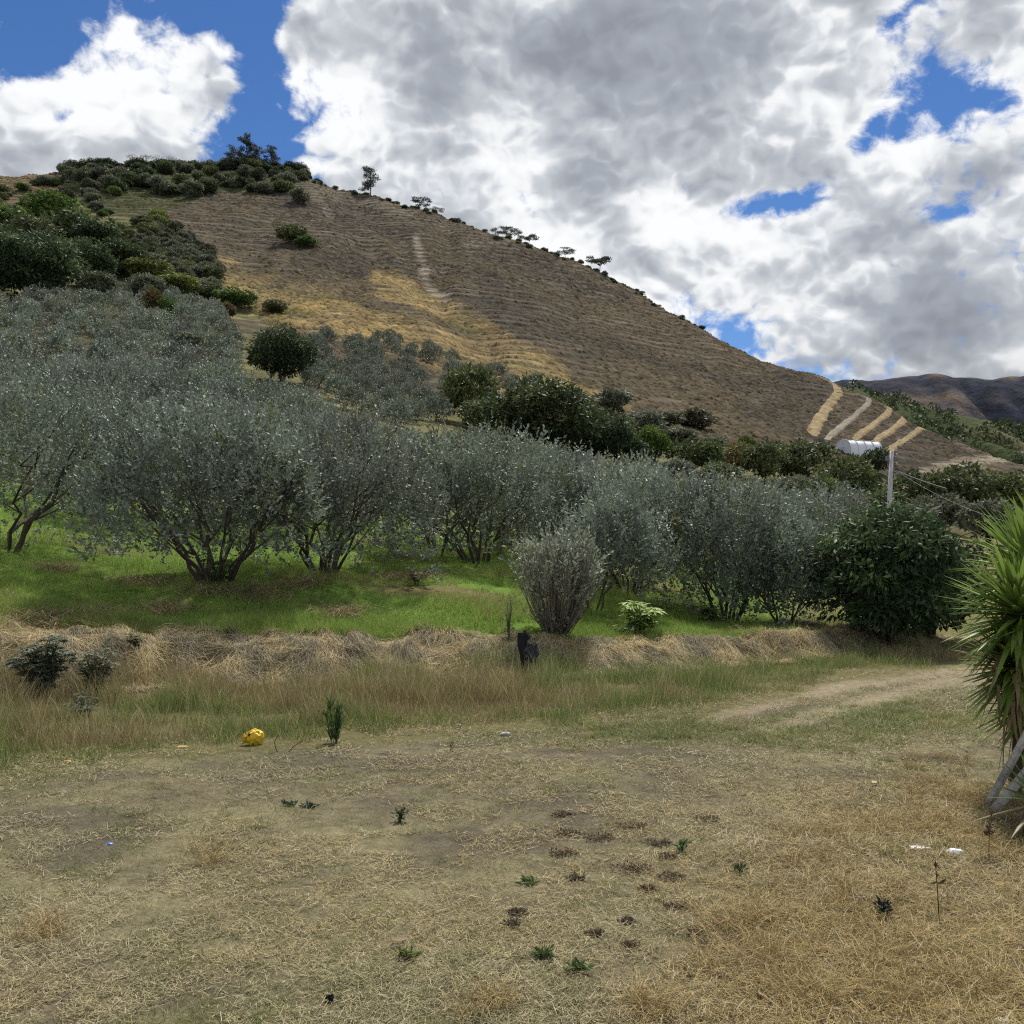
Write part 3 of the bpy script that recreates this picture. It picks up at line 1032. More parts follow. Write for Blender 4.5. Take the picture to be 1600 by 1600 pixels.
# ------------------------------------------------------------------ the orchard behind it
MID = [silver_tree('mid_tree', 3.2, 2.0, 900, 7, 0.15, stems=6, open_=0.12, low=0.02, rodlen=0.42, upright=0.75) for _ in range(5)]
FAR = [silver_tree('far_tree', 3.0, 1.7, 330, 5, 0.27, stems=4, open_=0.1, low=0.0, rodlen=0.45, sides=4, upright=0.6, pale=0.15) for _ in range(5)]
ROUND = [silver_tree('young_tree', 2.7, 1.35, 460, 5, 0.2, stems=4, open_=0.06, low=0.0, rodlen=0.28, sides=4, upright=0.3, pale=0.1, col=SILVER * 0.8) for _ in range(4)]
CANOPY = [(-160, 855), (-160, 465), (60, 475), (150, 465), (215, 430), (260, 440), (330, 480), (400, 540), (470, 615), (490, 690), (600, 725), (700, 757), (900, 802), (1100, 838), (1290, 850), (1300, 940), (1050, 890), (880, 880), (640, 862), (420, 862), (250, 850), (100, 840)]
taken = [np.array(p) for p in NEAR]
cand = []
for iy in range(0, 40):
    for ix in range(-34, 18):
        y = 20.5 + iy * 4.4 + rng.normal() * 0.5
        x = ix * 4.2 + (iy % 2) * 1.7 + rng.normal() * 0.5
        if y > 150:
            continue
        z = float(terrain(np.array(x), np.array(y)))
        px, py = proj(x, y, z)
        if not inside(CANOPY, px, py) or not -95 < px < 1700:
            continue
        if 380 < px < 500 and py < 668:
            continue
        if min(np.hypot(x - t[0], y - t[1]) for t in taken) < 2.3:
            continue
        cand.append((x, y, z, float(px), float(py)))
DARK_SPOTS = []


def region_label(px, py, d):
    t = 'silver-leaved orchard tree '
    if d < 36:
        for lim, w in ((150, 'just behind the tree cut by the left edge'), (420, 'in the rows behind the V-shaped tree'), (640, 'in the rows behind the tree with the sweeping branch'), (860, 'in the rows behind the short-trunked tree'), (1060, 'in the rows behind the leafy sapling')):
            if px < lim:
                return t + w
        return t + 'in the rows behind the dark-stemmed tree on the right'
    if d < 62:
        for lim, w in ((120, 'half way up the slope at the left edge'), (330, 'half way up the left slope'), (520, 'in the canopy straight below the lone round dark tree'), (760, 'in the canopy below the young orchard')):
            if px < lim:
                return t + w
        return t + 'in the canopy in front of the big dark tree clump'
    for lim, w in ((90, 'under the big dark tree of the hillside wood'), (220, 'under the right end of the hillside wood'), (330, 'high in the canopy around the rusty tree')):
        if px < lim:
            return t + w
    return t + 'high in the canopy left of the lone round dark tree'


SKIP_TREES = []       # filled below with places of other trees
OTHER = [  # px, ground row, top row, width px, kind, label
    (441, 600, 512, 98, 'dark', 'round dark green tree standing alone above the silver orchard'),
    (735, 665, 568, 84, 'mid', 'yellow-green bushy tree left of the big dark tree'),
    (850, 718, 596, 170, 'dark', 'largest dark green dome-shaped tree in the middle of the valley'),
    (760, 680, 622, 90, 'mid', 'low green tree at the left foot of the big dark tree'),
    (930, 728, 640, 110, 'dark', 'dark green tree on the right shoulder of the biggest dark tree'),
    (978, 735, 675, 70, 'dark', 'small dark tree at the right end of the dark tree clump'),
    (1022, 722, 664, 62, 'bright', 'bright green rounded tree right of the dark tree clump'),
    (1085, 738, 684, 90, 'mid', 'olive green tree in the valley below the bare slope'),
    (1150, 745, 690, 60, 'yellow', 'yellowing small tree in the valley below the bare slope'),
    (1195, 755, 688, 70, 'mid', 'rounded green tree between the yellowing tree and the greenhouse'),
    (1168, 715, 680, 30, 'bright', 'little bright green bush at the foot of the bare slope'),
    (1255, 760, 686, 100, 'mid', 'broad green tree left of the white greenhouse'),
    (1325, 805, 714, 110, 'mid', 'large green tree directly in front of the white greenhouse'),
    (1425, 800, 735, 80, 'mid', 'green tree right of the concrete pole'),
    (1500, 815, 726, 120, 'mid', 'large green tree near the bend of the sandy road'),
    (1580, 815, 735, 110, 'mid', 'green tree at the right edge behind the spiky plant'),
    (1470, 830, 770, 90, 'olive', 'low olive green tree behind the dark bushy tree'),
    (1545, 850, 780, 90, 'olive', 'low olive green tree behind the spiky plant'),
    (1288, 815, 745, 90, 'mid', 'green tree left of the lime green sapling'),
    (1375, 830, 762, 90, 'mid', 'green tree hiding the foot of the concrete pole'),
    (1425, 845, 785, 80, 'olive', 'grey olive tree over the crown of the dark bushy tree'),
    (1240, 800, 742, 80, 'olive', 'grey olive tree at the right end of the silver rows'),
    (1530, 800, 745, 80, 'dark', 'dark green tree between two paler trees behind the spiky plant'),
    (1455, 790, 742, 70, 'dark', 'dark green tree below the sandy road bend'),
    (1370, 740, 700, 50, 'dark', 'small dark tree at the right end of the white greenhouse'),
    (965, 690, 652, 60, 'mid', 'green tree squeezed between the dark clump and the bare slope'),
    (1055, 705, 668, 70, 'olive', 'grey olive bush below the flat dark shrub'),
    (1115, 720, 682, 60, 'olive', 'grey olive bush left of the yellowing tree'),
    (1125, 765, 722, 70, 'mid', 'green tree just over the silver canopy right of centre'),
    (1060, 760, 718, 60, 'olive', 'grey olive tree just over the silver canopy right of the dark clump'),
    (1215, 722, 690, 50, 'darkflat', 'flat dark bush at the foot of the bare slope left of the greenhouse'),
    (905, 650, 618, 60, 'olive', 'olive bush behind the top of the biggest dark tree'),
    (1085, 672, 640, 70, 'darkflat', 'flat dark shrub on the lower edge of the bare slope'),
    (1040, 668, 645, 60, 'darkflat', 'flat olive shrub below the gully of the bare slope'),
    (955, 655, 608, 70, 'olive', 'pale olive tree behind the big dark tree'),
    (1005, 690, 640, 80, 'olive', 'grey olive bush behind the bright green rounded tree'),
    (1305, 812, 768, 26, 'lime', 'small lime green sapling left of the concrete pole'),
    # wooded gully on the left
    (45, 470, 365, 150, 'dark', 'big dark green tree at the left edge of the hillside wood'),
    (125, 450, 375, 100, 'dark', 'dark green tree right of the big tree in the hillside wood'),
    (160, 400, 345, 90, 'dark', 'dark round tree at the upper right of the hillside wood'),
    (20, 385, 322, 110, 'bright', 'bright green tree at the left edge of the upper hillside wood'),
    (85, 360, 305, 100, 'bright', 'bright green spreading tree at the top of the hillside wood'),
    (115, 395, 330, 90, 'mid', 'mid green tree in the centre of the hillside wood'),
    (55, 405, 340, 90, 'mid', 'mid green tree between the bright and the dark trees of the hillside wood'),
    (190, 430, 375, 80, 'dark', 'dark shaggy tree on the right slope of the hillside wood'),
    (155, 470, 425, 60, 'olive', 'olive bush under the dark trees of the hillside wood'),
    (235, 440, 405, 80, 'lime', 'yellow green bush on the spur right of the hillside wood'),
    (280, 465, 428, 80, 'lime', 'yellow green bush lower down the spur'),
    (240, 495, 450, 36, 'brown', 'rusty brown and green tree rising from the silver canopy'),
    (262, 500, 462, 30, 'bright', 'small vivid green tree rising from the silver canopy'),
    (355, 500, 472, 30, 'brown', 'thin rusty tree above the silver canopy'),
    (365, 482, 452, 70, 'bright', 'low green bush below the golden grass'),
    (430, 490, 470, 44, 'mid', 'small green tree in the golden grass'),
    (160, 425, 395, 40, 'brown', 'brownish tree among the dark hillside trees'),
    (455, 380, 352, 50, 'mid', 'dark green bush alone on the brown face of the hill'),
    (478, 388, 370, 40, 'bright', 'low bright bush beside the dark bush on the brown face'),
    (-70, 440, 330, 160, 'dark', 'dark tree of the hillside wood beyond the left edge'),
    (300, 560, 520, 60, 'olive', 'grey olive tree among the upper silver canopy'),
    (330, 470, 445, 50, 'mid', 'small mid green bush on the left spur'),
    (640, 655, 628, 40, 'olive', 'greyish bush at the lower edge of the young orchard'),
]
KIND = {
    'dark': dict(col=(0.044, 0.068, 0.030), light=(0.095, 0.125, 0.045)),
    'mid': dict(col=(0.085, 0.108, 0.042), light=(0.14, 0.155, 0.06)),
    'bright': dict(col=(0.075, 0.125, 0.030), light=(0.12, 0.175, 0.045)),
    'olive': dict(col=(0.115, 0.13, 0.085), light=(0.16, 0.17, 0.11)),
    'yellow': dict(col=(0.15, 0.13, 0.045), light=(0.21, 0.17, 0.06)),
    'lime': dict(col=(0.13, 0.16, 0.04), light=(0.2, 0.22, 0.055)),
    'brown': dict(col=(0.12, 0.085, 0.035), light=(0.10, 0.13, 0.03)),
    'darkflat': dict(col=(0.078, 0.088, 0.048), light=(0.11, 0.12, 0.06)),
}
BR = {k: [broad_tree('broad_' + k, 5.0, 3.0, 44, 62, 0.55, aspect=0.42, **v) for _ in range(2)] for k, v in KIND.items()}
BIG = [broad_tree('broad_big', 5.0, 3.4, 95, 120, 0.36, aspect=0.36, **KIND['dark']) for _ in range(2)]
for i, (px, row, top, wpx, kind, label) in enumerate(OTHER):
    x, y, z = hit(px, row, 30)
    H = (row - top) / F * y
    s = wpx / 2 / F * y / 3.1
    ms = BIG[i % 2] if (wpx > 95 and kind == 'dark') else BR[kind][i % 2]
    plant_tree('broadleaf_tree' if H > 3 else 'bush', ms, (x, y, z - 0.03 * H), s, None, label, 'tree' if H > 3 else 'bush', None, H / 5.0)
    SKIP_TREES.append((x, y, 0.75 * wpx / 2 / F * y))
n_orch = 0
cand.sort(key=lambda c: c[1])
for (x, y, z, px, py) in cand:
    if any(math.hypot(x - a, y - b) < r + 1.2 for a, b, r in SKIP_TREES):
        continue
    s = (0.70 + 0.42 * rng.random()) * (1.0 if y < 60 else 0.92)
    m = MID[rng.integers(5)] if y < 62 else FAR[rng.integers(5)]
    plant_tree('orchard_tree', m, (x, y, z - 0.05), s, None, region_label(px, py, y), 'tree', 'dense silver-leaved orchard canopy', s * (0.72 + 0.25 * rng.random()))
    n_orch += 1

# young orchard on the terrace above, rows of small rounded trees
YOUNG = [(470, 545), (500, 528), (600, 530), (700, 555), (780, 582), (850, 612), (800, 628), (700, 615), (690, 650), (670, 700), (590, 690), (510, 645), (480, 590)]
ny = 0
for iy in range(0, 19):
    for ix in range(-16, 8):
        y = 66 + iy * 4.9 + rng.normal() * 0.4
        x = ix * 4.2 + (iy % 2) * 2.2 + rng.normal() * 0.6
        z = float(terrain(np.array(x), np.array(y)))
        px, py = proj(x, y, z)
        if not inside(YOUNG, px, py) or rng.random() < 0.12:
            continue
        if any(math.hypot(x - a, y - b) < r + 0.6 for a, b, r in SKIP_TREES):
            continue
        s = 0.62 + 0.3 * rng.random()
        plant_tree('orchard_tree', ROUND[rng.integers(4)], (x, y, z - 0.05), s, None, 'small rounded grey-green tree ' + ('in the young orchard next to the lone dark tree' if px < 570 else 'in the middle of the terraced young orchard' if px < 680 else 'in the young orchard above the big dark tree'), 'tree', 'young orchard on the terrace')
        ny += 1
# rows of dark shrubs on the slope under the ridge
nd = 0
for i in range(400):
    px, py = rng.uniform(190, 345), rng.uniform(335, 450)
    if not inside([(195, 345), (270, 350), (330, 400), (345, 440), (290, 440), (215, 400)], px, py):
        continue
    if nd >= 55:
        break
    x, y, z = hit(px, py, 60)
    if any(math.hypot(x - a, y - b) < r for a, b, r in SKIP_TREES):
        continue
    s = 0.55 + 0.4 * rng.random()
    plant_tree('bush', BR['darkflat' if rng.random() < 0.6 else 'olive'][rng.integers(2)], (x, y, z - 0.2), s * 0.75, None, 'dark shrub in the scattered rows on the slope right of the hillside wood', 'bush', 'scattered dark shrubs on the upper left slope', s * 0.65)
    SKIP_TREES.append((x, y, 2.2))
    nd += 1
# green scrub between the hilltop and the orchard
nh = 0
for i in range(900):
    px, py = rng.uniform(-20, 345), rng.uniform(285, 480)
    if not inside([(-20, 300), (90, 285), (170, 300), (240, 335), (300, 395), (345, 440), (345, 478), (240, 470), (-20, 400)], px, py):
        continue
    if nh >= 80:
        break
    x, y, z = hit(px, py, 60)
    if any(math.hypot(x - a, y - b) < r * 0.9 for a, b, r in SKIP_TREES):
        continue
    s = 0.6 + 0.6 * rng.random()
    kd = ['mid', 'olive', 'darkflat', 'bright', 'mid', 'olive', 'lime'][rng.integers(7)]
    lab = ('bush in the green scrub under the hilltop' if py < 345 else 'bush in the scrub between the hillside wood and the dark shrub rows' if px < 230 else 'bush in the scrub on the spur above the silver canopy')
    plant_tree('bush', BR[kd][rng.integers(2)], (x, y, z - 0.3), s * 0.8, None, lab, 'bush', 'green scrub on the left slope', s * (0.45 + 0.3 * rng.random()))
    SKIP_TREES.append((x, y, 2.4))
    nh += 1


# scrub along the skyline
def scrub_label(px):
    for lim, w in ((150, 'bush at the far left end of the hilltop scrub'), (220, 'bush in the green scrub above the hillside wood'), (290, 'bush in the windswept scrub on the left hilltop'), (345, 'bush in the hilltop scrub left of the tall tree cluster'), (440, 'bush in the hilltop scrub at the foot of the tall tree cluster'), (480, 'bush in the hilltop scrub right of the tall tree cluster'), (570, 'low bush on the skyline left of the lone gum-like tree'), (650, 'low bush on the skyline right of the lone gum-like tree'), (770, 'low bush on the skyline above the pale landslip'), (900, 'low bush on the skyline beside the three flat-topped trees'), (960, 'low bush on the skyline beside the layered umbrella tree')):
        if px < lim:
            return w
    return 'low bush on the descending skyline right of the layered umbrella tree'


ns = 0
for i in range(330):
    px = rng.uniform(95, 480) if i < 150 else rng.uniform(480, 1120)
    x, y, z, row = skyline(px)
    dense = 1.0 if px < 480 else (0.6 if px < 640 else 0.42)
    if rng.random() > dense:
        continue
    dy = 0 if rng.random() < 0.4 else rng.uniform(0, 42 if px < 470 else 6)
    if dy:
        x, y, z = hit(px, row + dy, 60)
    s = (0.7 + 0.7 * rng.random()) * (1.0 if px < 480 else 0.34)
    plant_tree('bush', BR[['darkflat', 'mid', 'olive', 'dark'][rng.integers(4)]][rng.integers(2)], (x, y, z - 0.6), s * 0.9, None, scrub_label(px), 'bush', 'scrub along the hill skyline' if px >= 480 else 'scrub on the left hilltop', s * (0.55 + 0.35 * rng.random()))
    ns += 1
print('orchard', n_orch, 'young', ny, 'dark', nd, 'scrub', ns)


# trees standing on the skyline
def sky_tree(px, h_px, w_px, label, style):
    x, y, z, row = skyline(px)
    H = (1.1 if style == 'gum' else 0.9) * h_px / F * y
    W = w_px / 2 / F * y
    tr, cr = MB(), MB()
    dark = np.array((0.055, 0.066, 0.048))
    if style == 'gum':
        pts = bez(np.array((0, 0, -1.0)), np.array((0.08 * H, 0, 0.5 * H)), np.array((-0.05 * H, 0, 0.96 * H)), 9)
        tr.tube(pts, np.linspace(0.022 * H, 0.004 * H, 9), 6, BARK * 1.1, cap=False)
        nl = 19
        for i in range(nl):
            f = 0.22 + 0.76 * (i + rng.random() * 0.6) / nl
            b = pts[int(f * 8)]
            an = rng.random() * 6.28
            w = W * (1.0 - 0.75 * (f - 0.2)) * (0.5 + 0.5 * rng.random())
            e = b + np.array((math.cos(an) * w, math.sin(an) * w, 0.08 * H))
            tr.tube(np.array([b, 0.5 * (b + e), e]), [0.008 * H, 0.006 * H, 0.003 * H], 4, BARK, cap=False)
            m = 130
            d = rand_dirs(m) * (rng.random((m, 1)) ** 0.4) * np.array((W * 0.33, W * 0.33, 0.06 * H))
            cr.leaves(e + d, rand_dirs(m) + np.array((0, 0, -0.6)), 0.04 * H * (0.6 + rng.random(m)), 0.022 * H, dark * (0.7 + 0.8 * rng.random((m, 1))), 0.1)
    else:   # umbrella-shaped tree
        p = np.array((0.06 * W * rng.normal(), 0, 0.45 * H))
        tr.tube(np.array([(0, 0, -1.0), p * 0.6, p]), [0.03 * H, 0.025 * H, 0.02 * H], 6, BARK, cap=False)
        for i in range(14):
            an = 6.28 * (i + rng.random()) / 7
            w = W * (0.35 + 0.6 * rng.random())
            e = np.array((math.cos(an) * w, math.sin(an) * w, H * (0.66 + 0.32 * rng.random())))
            tr.tube(bez(p, np.array((e[0] * 0.5, e[1] * 0.5, 0.75 * H)), e, 4), np.linspace(0.014 * H, 0.004 * H, 4), 4, BARK, cap=False)
            m = 120
            d = rand_dirs(m) * (rng.random((m, 1)) ** 0.4) * np.array((W * 0.34, W * 0.34, 0.045 * H))
            cr.leaves(e + d, rand_dirs(m), 0.10 * H * (0.6 + 0.8 * rng.random(m)), 0.05 * H, dark * (0.8 + 0.8 * rng.random((m, 1))), 0.1)
    plant_tree('ridge_tree', (tr.mesh('ridge_tree_trunk', M_bark, True), cr.mesh('ridge_tree_crown', M_leaf)), (x, y, z - 0.3), 1.0, 0.0, label, 'tree', 'trees standing on the hill skyline')


sky_tree(384, 52, 34, 'tallest slim tree in the cluster on the hilltop', 'gum')
sky_tree(366, 36, 40, 'leftmost rounded tree in the cluster on the hilltop', 'gum')
sky_tree(404, 36, 28, 'tree just right of the tallest in the hilltop cluster', 'gum')
sky_tree(424, 38, 34, 'airy rightmost tree in the hilltop cluster', 'gum')
sky_tree(444, 12, 30, 'low flat-topped tree right of the hilltop cluster', 'flat')
sky_tree(578, 44, 40, 'lone gum-like tree leaning on the skyline right of the hilltop', 'gum')
sky_tree(658, 20, 30, 'flat-topped tree on the skyline right of the lone gum-like tree', 'flat')
sky_tree(682, 10, 26, 'very low flat tree on the skyline above the pale landslip', 'flat')
sky_tree(780, 14, 30, 'leftmost of the three flat-topped trees mid-skyline', 'flat')
sky_tree(798, 18, 34, 'middle one of the three flat-topped trees mid-skyline', 'flat')
sky_tree(826, 18, 34, 'rightmost of the three flat-topped trees mid-skyline', 'flat')
sky_tree(884, 16, 34, 'dense flat bush-like tree left of the layered umbrella tree', 'flat')
sky_tree(937, 26, 38, 'layered umbrella-shaped tree on the right half of the skyline', 'flat')
sky_tree(275, 14, 50, 'windswept flat tree on the left hilltop', 'flat')
sky_tree(230, 16, 60, 'wide windswept tree at the left end of the hilltop scrub', 'flat')

# scrub that covers the low hill behind the roads: one mass
def wood_cover():
    mb = MB()
    n = 5200
    nr, nc = wood_v.shape[:2]
    a = rng.integers(0, int(nr * 0.8), n)
    b = rng.integers(0, nc, n)
    P = wood_v[a, b] + rng.normal(size=(n, 3)) * np.array((2.5, 2.5, 0))
    keep = fbm(P[:, 0] / 26, P[:, 1] / 40, 3, 300) > 0.40
    P = P[keep]
    n = len(P)
    per = 18
    idx = np.repeat(np.arange(n), per)
    sz = (1.6 + 2.4 * rng.random(n))[idx]
    d = rand_dirs(n * per)
    d[:, 2] = np.abs(d[:, 2])
    base = P[idx] + d * sz[:, None] * np.array((1.0, 1.0, 0.75))
    tone = (0.55 + 0.9 * rng.random(n))[idx] * (0.7 + 0.6 * rng.random(n * per))
    mb.leaves(base, rand_dirs(n * per) + d * 0.6, sz * 0.75, sz * 0.4, np.array((0.055, 0.072, 0.03)) * tone[:, None], 0.1)
    obj('distant_scrub', mb.mesh('distant_scrub', M_leaf), kind='stuff', label='dark green scrub covering the low hill behind the dirt roads', cat='scrub')


wood_cover()


# tussocks in rows along the contours of the dry hill: one mass
def tussocks():
    n = 78000
    px = rng.uniform(-60, 1640, n)
    lo = np.interp(px, [0, 300, 480, 700, 860, 1000, 1300, 1500, 1600], [300, 420, 520, 560, 610, 660, 690, 720, 735])
    d = np.exp(rng.uniform(math.log(105), math.log(400), n))
    x = (px - 800) / F * d
    z = terrain(x, d)
    eps = 1.5
    slope = (terrain(x, d + eps) - z) / eps
    band = 1.9
    wv = 1.4 * fbm(x / 30, d / 30, 3, 401)
    tgt = np.round((z + wv) / band) * band - wv
    sh = np.clip((tgt - z) / np.maximum(slope, 0.15), -4, 4)
    pull = fbm(x / 40, d / 40, 3, 411) > 0.47
    d = np.where(pull, d + sh * 0.9, d)
    z = terrain(x, d)
    qx, qy = proj(x, d, z)
    nn = fbm(x / 14, d / 18, 3, 421)
    keep = (qy < lo + 30) & (slope > 0.12) & (nn > 0.18)
    green = inside([(-60, 300), (120, 300), (240, 350), (340, 440), (480, 560), (480, 660), (-60, 660)], qx, qy)
    sc = linedist([(650, 372), (664, 425), (672, 452), (696, 466)], qx, qy) < 7
    rd = np.minimum.reduce([linedist(p, qx, qy) for p in ([(1268, 690), (1282, 655), (1294, 628), (1303, 600)], [(1288, 690), (1340, 645), (1357, 625), (1345, 606)], [(1335, 690), (1382, 650), (1392, 632)], [(1368, 692), (1414, 655), (1420, 640)], [(1378, 705), (1435, 672), (1452, 660)])]) < 8
    keep &= ~green & ~sc & ~rd
    x, d, z, qx, qy = x[keep], d[keep], z[keep], qx[keep], qy[keep]
    n = len(x)
    w = 0.28 + 0.42 * rng.random(n) ** 1.3
    h = w * (0.35 + 0.4 * rng.random(n))
    th = np.linspace(0, 2 * np.pi, 5, endpoint=False)[None, :] + rng.random((n, 1)) * 6
    rr = w[:, None] * (0.7 + 0.6 * rng.random((n, 5)))
    ring = np.stack([x[:, None] + 1.6 * rr * np.cos(th), d[:, None] + 0.8 * rr * np.sin(th), np.zeros((n, 5))], -1)
    ring[..., 2] = terrain(ring[..., 0], ring[..., 1]) - 0.08
    top = np.stack([x + rng.normal(size=n) * 0.15, d - 0.25 * w, z + h], -1)[:, None, :]
    v = np.concatenate([ring, top], 1)
    o = np.arange(n)[:, None] * 6
    j = np.arange(5)[None, :]
    t = np.stack([o + j, o + (j + 1) % 5, np.broadcast_to(o + 5, (n, 5))], -1).reshape(-1, 3)
    base = zones(x, d, z)
    k = (0.5 + 0.7 * rng.random((n, 1)))
    c = base * k * np.array((1.08, 1.05, 0.95))
    cc = np.repeat(c[:, None, :], 6, 1)
    obj('tussock_grass', make_mesh('tussock_grass', v.reshape(-1, 3), t, cc.reshape(-1, 3), M_tussock, True), kind='stuff', label='dry tussock grass in rows across the brown hillside', cat='grass')


tussocks()

# ------------------------------------------------------------------ greenhouse, pole, wires
M_plastic = material('white_sheet', 0.5, 0.35, noise=(0.7, 0.06))
M_concrete = material('concrete', 0.85, 0.2, noise=(6, 0.15), bump=(40, 0.3, 0.01))
M_metal = material('dark_metal', 0.5, 0.4)


def greenhouse():
    x, y, z = hit(1342, 712, 60)
    k = y / F
    L, W, H = 68 * k * 0.95, 34 * k, 27 * k      # length, width, height
    e = empty('greenhouse', (x, y, z - 0.5), R(24), 'white plastic-sheeted tunnel greenhouse on the slope under the dirt roads', 'greenhouse')
    t = np.linspace(0, np.pi, 15)
    sec = np.stack([-W / 2 * np.sign(np.cos(t)) * np.abs(np.cos(t)) ** 0.7, H * np.sin(t) ** 0.62], -1)
    sec[0, 1] = sec[-1, 1] = -0.3
    m = len(sec)
    nx = 17
    xs = np.linspace(-L / 2, L / 2, nx)
    V = []
    for i, xx in enumerate(xs):
        sag = 1.0 if i % 4 == 0 else 0.985
        q = sec * np.array((sag, sag)) + rng.normal(size=sec.shape) * 0.02
        V.append(np.stack([np.full(m, xx), q[:, 0], q[:, 1]], -1))
    V = np.array(V)
    i = np.arange(nx - 1)[:, None] * m
    j = np.arange(m - 1)[None, :]
    q = np.stack([i + j, i + j + 1, i + m + j + 1, i + m + j], -1).reshape(-1, 4)
    mb = MB()
    mb.add(V.reshape(-1, 3), q, None, (0.74, 0.75, 0.76))
    obj('cover', mb.mesh('greenhouse_cover', M_plastic, True), e)
    for sx in (0, nx - 1):
        g = MB()
        v = np.vstack([V[sx], [xs[sx], 0, H * 0.35]])
        g.add(v, None, [[k_, k_ + 1, m] for k_ in range(m - 1)], (0.66, 0.68, 0.70))
        gb = obj('gable', g.mesh('greenhouse_gable', M_plastic), e)
        dm = MB()
        dm.box((xs[sx] + (0.04 if sx else -0.04), 0, H * 0.30), (0.05, W * 0.26, H * 0.62), (0.50, 0.53, 0.55))
        obj('door', dm.mesh('greenhouse_door', M_plastic), gb)
    for k_ in range(0, nx, 4):
        f = MB()
        pts = np.stack([np.full(m, xs[k_]), sec[:, 0] * 1.012, sec[:, 1] * 1.012 + 0.02], -1)
        f.tube(pts, 0.05, 5, (0.52, 0.53, 0.54))
        obj('rib', f.mesh('greenhouse_rib', M_metal, True), e)


greenhouse()


def pole():
    x, y, z = at(1389, 55.0)
    topz = EYE + (HY - 704) / F * 55
    H = topz - z
    e = empty('utility_pole', (x, y, z - 0.3), 0, 'grey concrete utility pole rising behind the dark bushy tree', 'pole')
    m = MB()
    m.tube(np.array([(0, 0, 0), (0.02, 0, H * 0.5), (0.16, 0, H + 0.3)]), [0.17, 0.14, 0.095], 10, (0.46, 0.46, 0.45))
    obj('shaft', m.mesh('pole_shaft', M_concrete, True), e)
    tops = []
    for k, hz in enumerate((H + 0.05, H - 0.45, H - 0.95)):
        b = MB()
        b.box((0.30, 0, hz), (0.34, 0.06, 0.06), (0.10, 0.10, 0.10))
        br = obj('bracket', b.mesh('pole_bracket', M_metal), e)
        i = MB()
        i.tube(np.array([(0.44, 0, hz - 0.09), (0.44, 0, hz - 0.03), (0.44, 0, hz + 0.1)]), [0.045, 0.06, 0.04], 8, (0.30, 0.30, 0.31))
        obj('insulator', i.mesh('pole_insulator', M_metal, True), br)
        tops.append((x + 0.44, y, z - 0.3 + hz + 0.1))
    b = MB()
    b.box((-0.10, 0, H - 0.15), (0.22, 0.10, 0.28), (0.16, 0.16, 0.17))
    obj('junction_box', b.mesh('pole_box', M_metal), e)
    return tops


def wire(name, a, b, sag, r, label):
    t = np.linspace(0, 1, 28)[:, None]
    P = np.asarray(a) * (1 - t) + np.asarray(b) * t
    P[:, 2] -= sag * 4 * (t * (1 - t))[:, 0]
    m = MB()
    m.tube(P, r, 5, (0.03, 0.03, 0.032))
    obj(name, m.mesh('wire', M_metal, True), label=label, cat='wire')


tp = pole()
far_end = np.array(((1700 - 800) / F * 75, 75.0, EYE + (HY - 700) / F * 75))
wire('power_wire', tp[0], far_end + np.array((0, 0, 0.6)), 0.35, 0.010, 'thin topmost wire running right from the concrete pole')
wire('power_wire', tp[1], far_end, 0.4, 0.010, 'second thin wire running right from the concrete pole')
wire('power_wire', tp[2], np.array(((1480 - 800) / F * 42, 42.0, EYE + (HY - 764) / F * 42)), 0.05, 0.028, 'thick dark cable slanting down right from the concrete pole')
wire('power_wire', tp[2], np.array(((1640 - 800) / F * 44, 44.0, EYE + (HY - 830) / F * 44)), 0.5, 0.010, 'thin slack wire dropping right below the thick cable')

# ------------------------------------------------------------------ dark bushy tree on the right, twiggy bush, sapling
loc = at(1388, 17.8)
Hd = height(1388, 17.8, 786)
dm = broad_tree('dark_bushy_tree', Hd, 1.38, 120, 120, 0.15, (0.046, 0.076, 0.032), aspect=0.34, skirt=0.02, light=(0.095, 0.14, 0.055), var=0.8, droop=0.5, trunk_r=0.035)  # light colour paints highlights on the upper leaves of random lumps
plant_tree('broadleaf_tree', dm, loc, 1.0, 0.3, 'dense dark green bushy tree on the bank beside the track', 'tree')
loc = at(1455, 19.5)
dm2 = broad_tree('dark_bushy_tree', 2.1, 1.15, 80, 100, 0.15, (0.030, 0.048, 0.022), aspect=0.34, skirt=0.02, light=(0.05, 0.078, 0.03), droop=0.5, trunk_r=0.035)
plant_tree('broadleaf_tree', dm2, loc, 1.0, 0.9, 'smaller dark bushy tree half behind the spiky plant', 'tree')


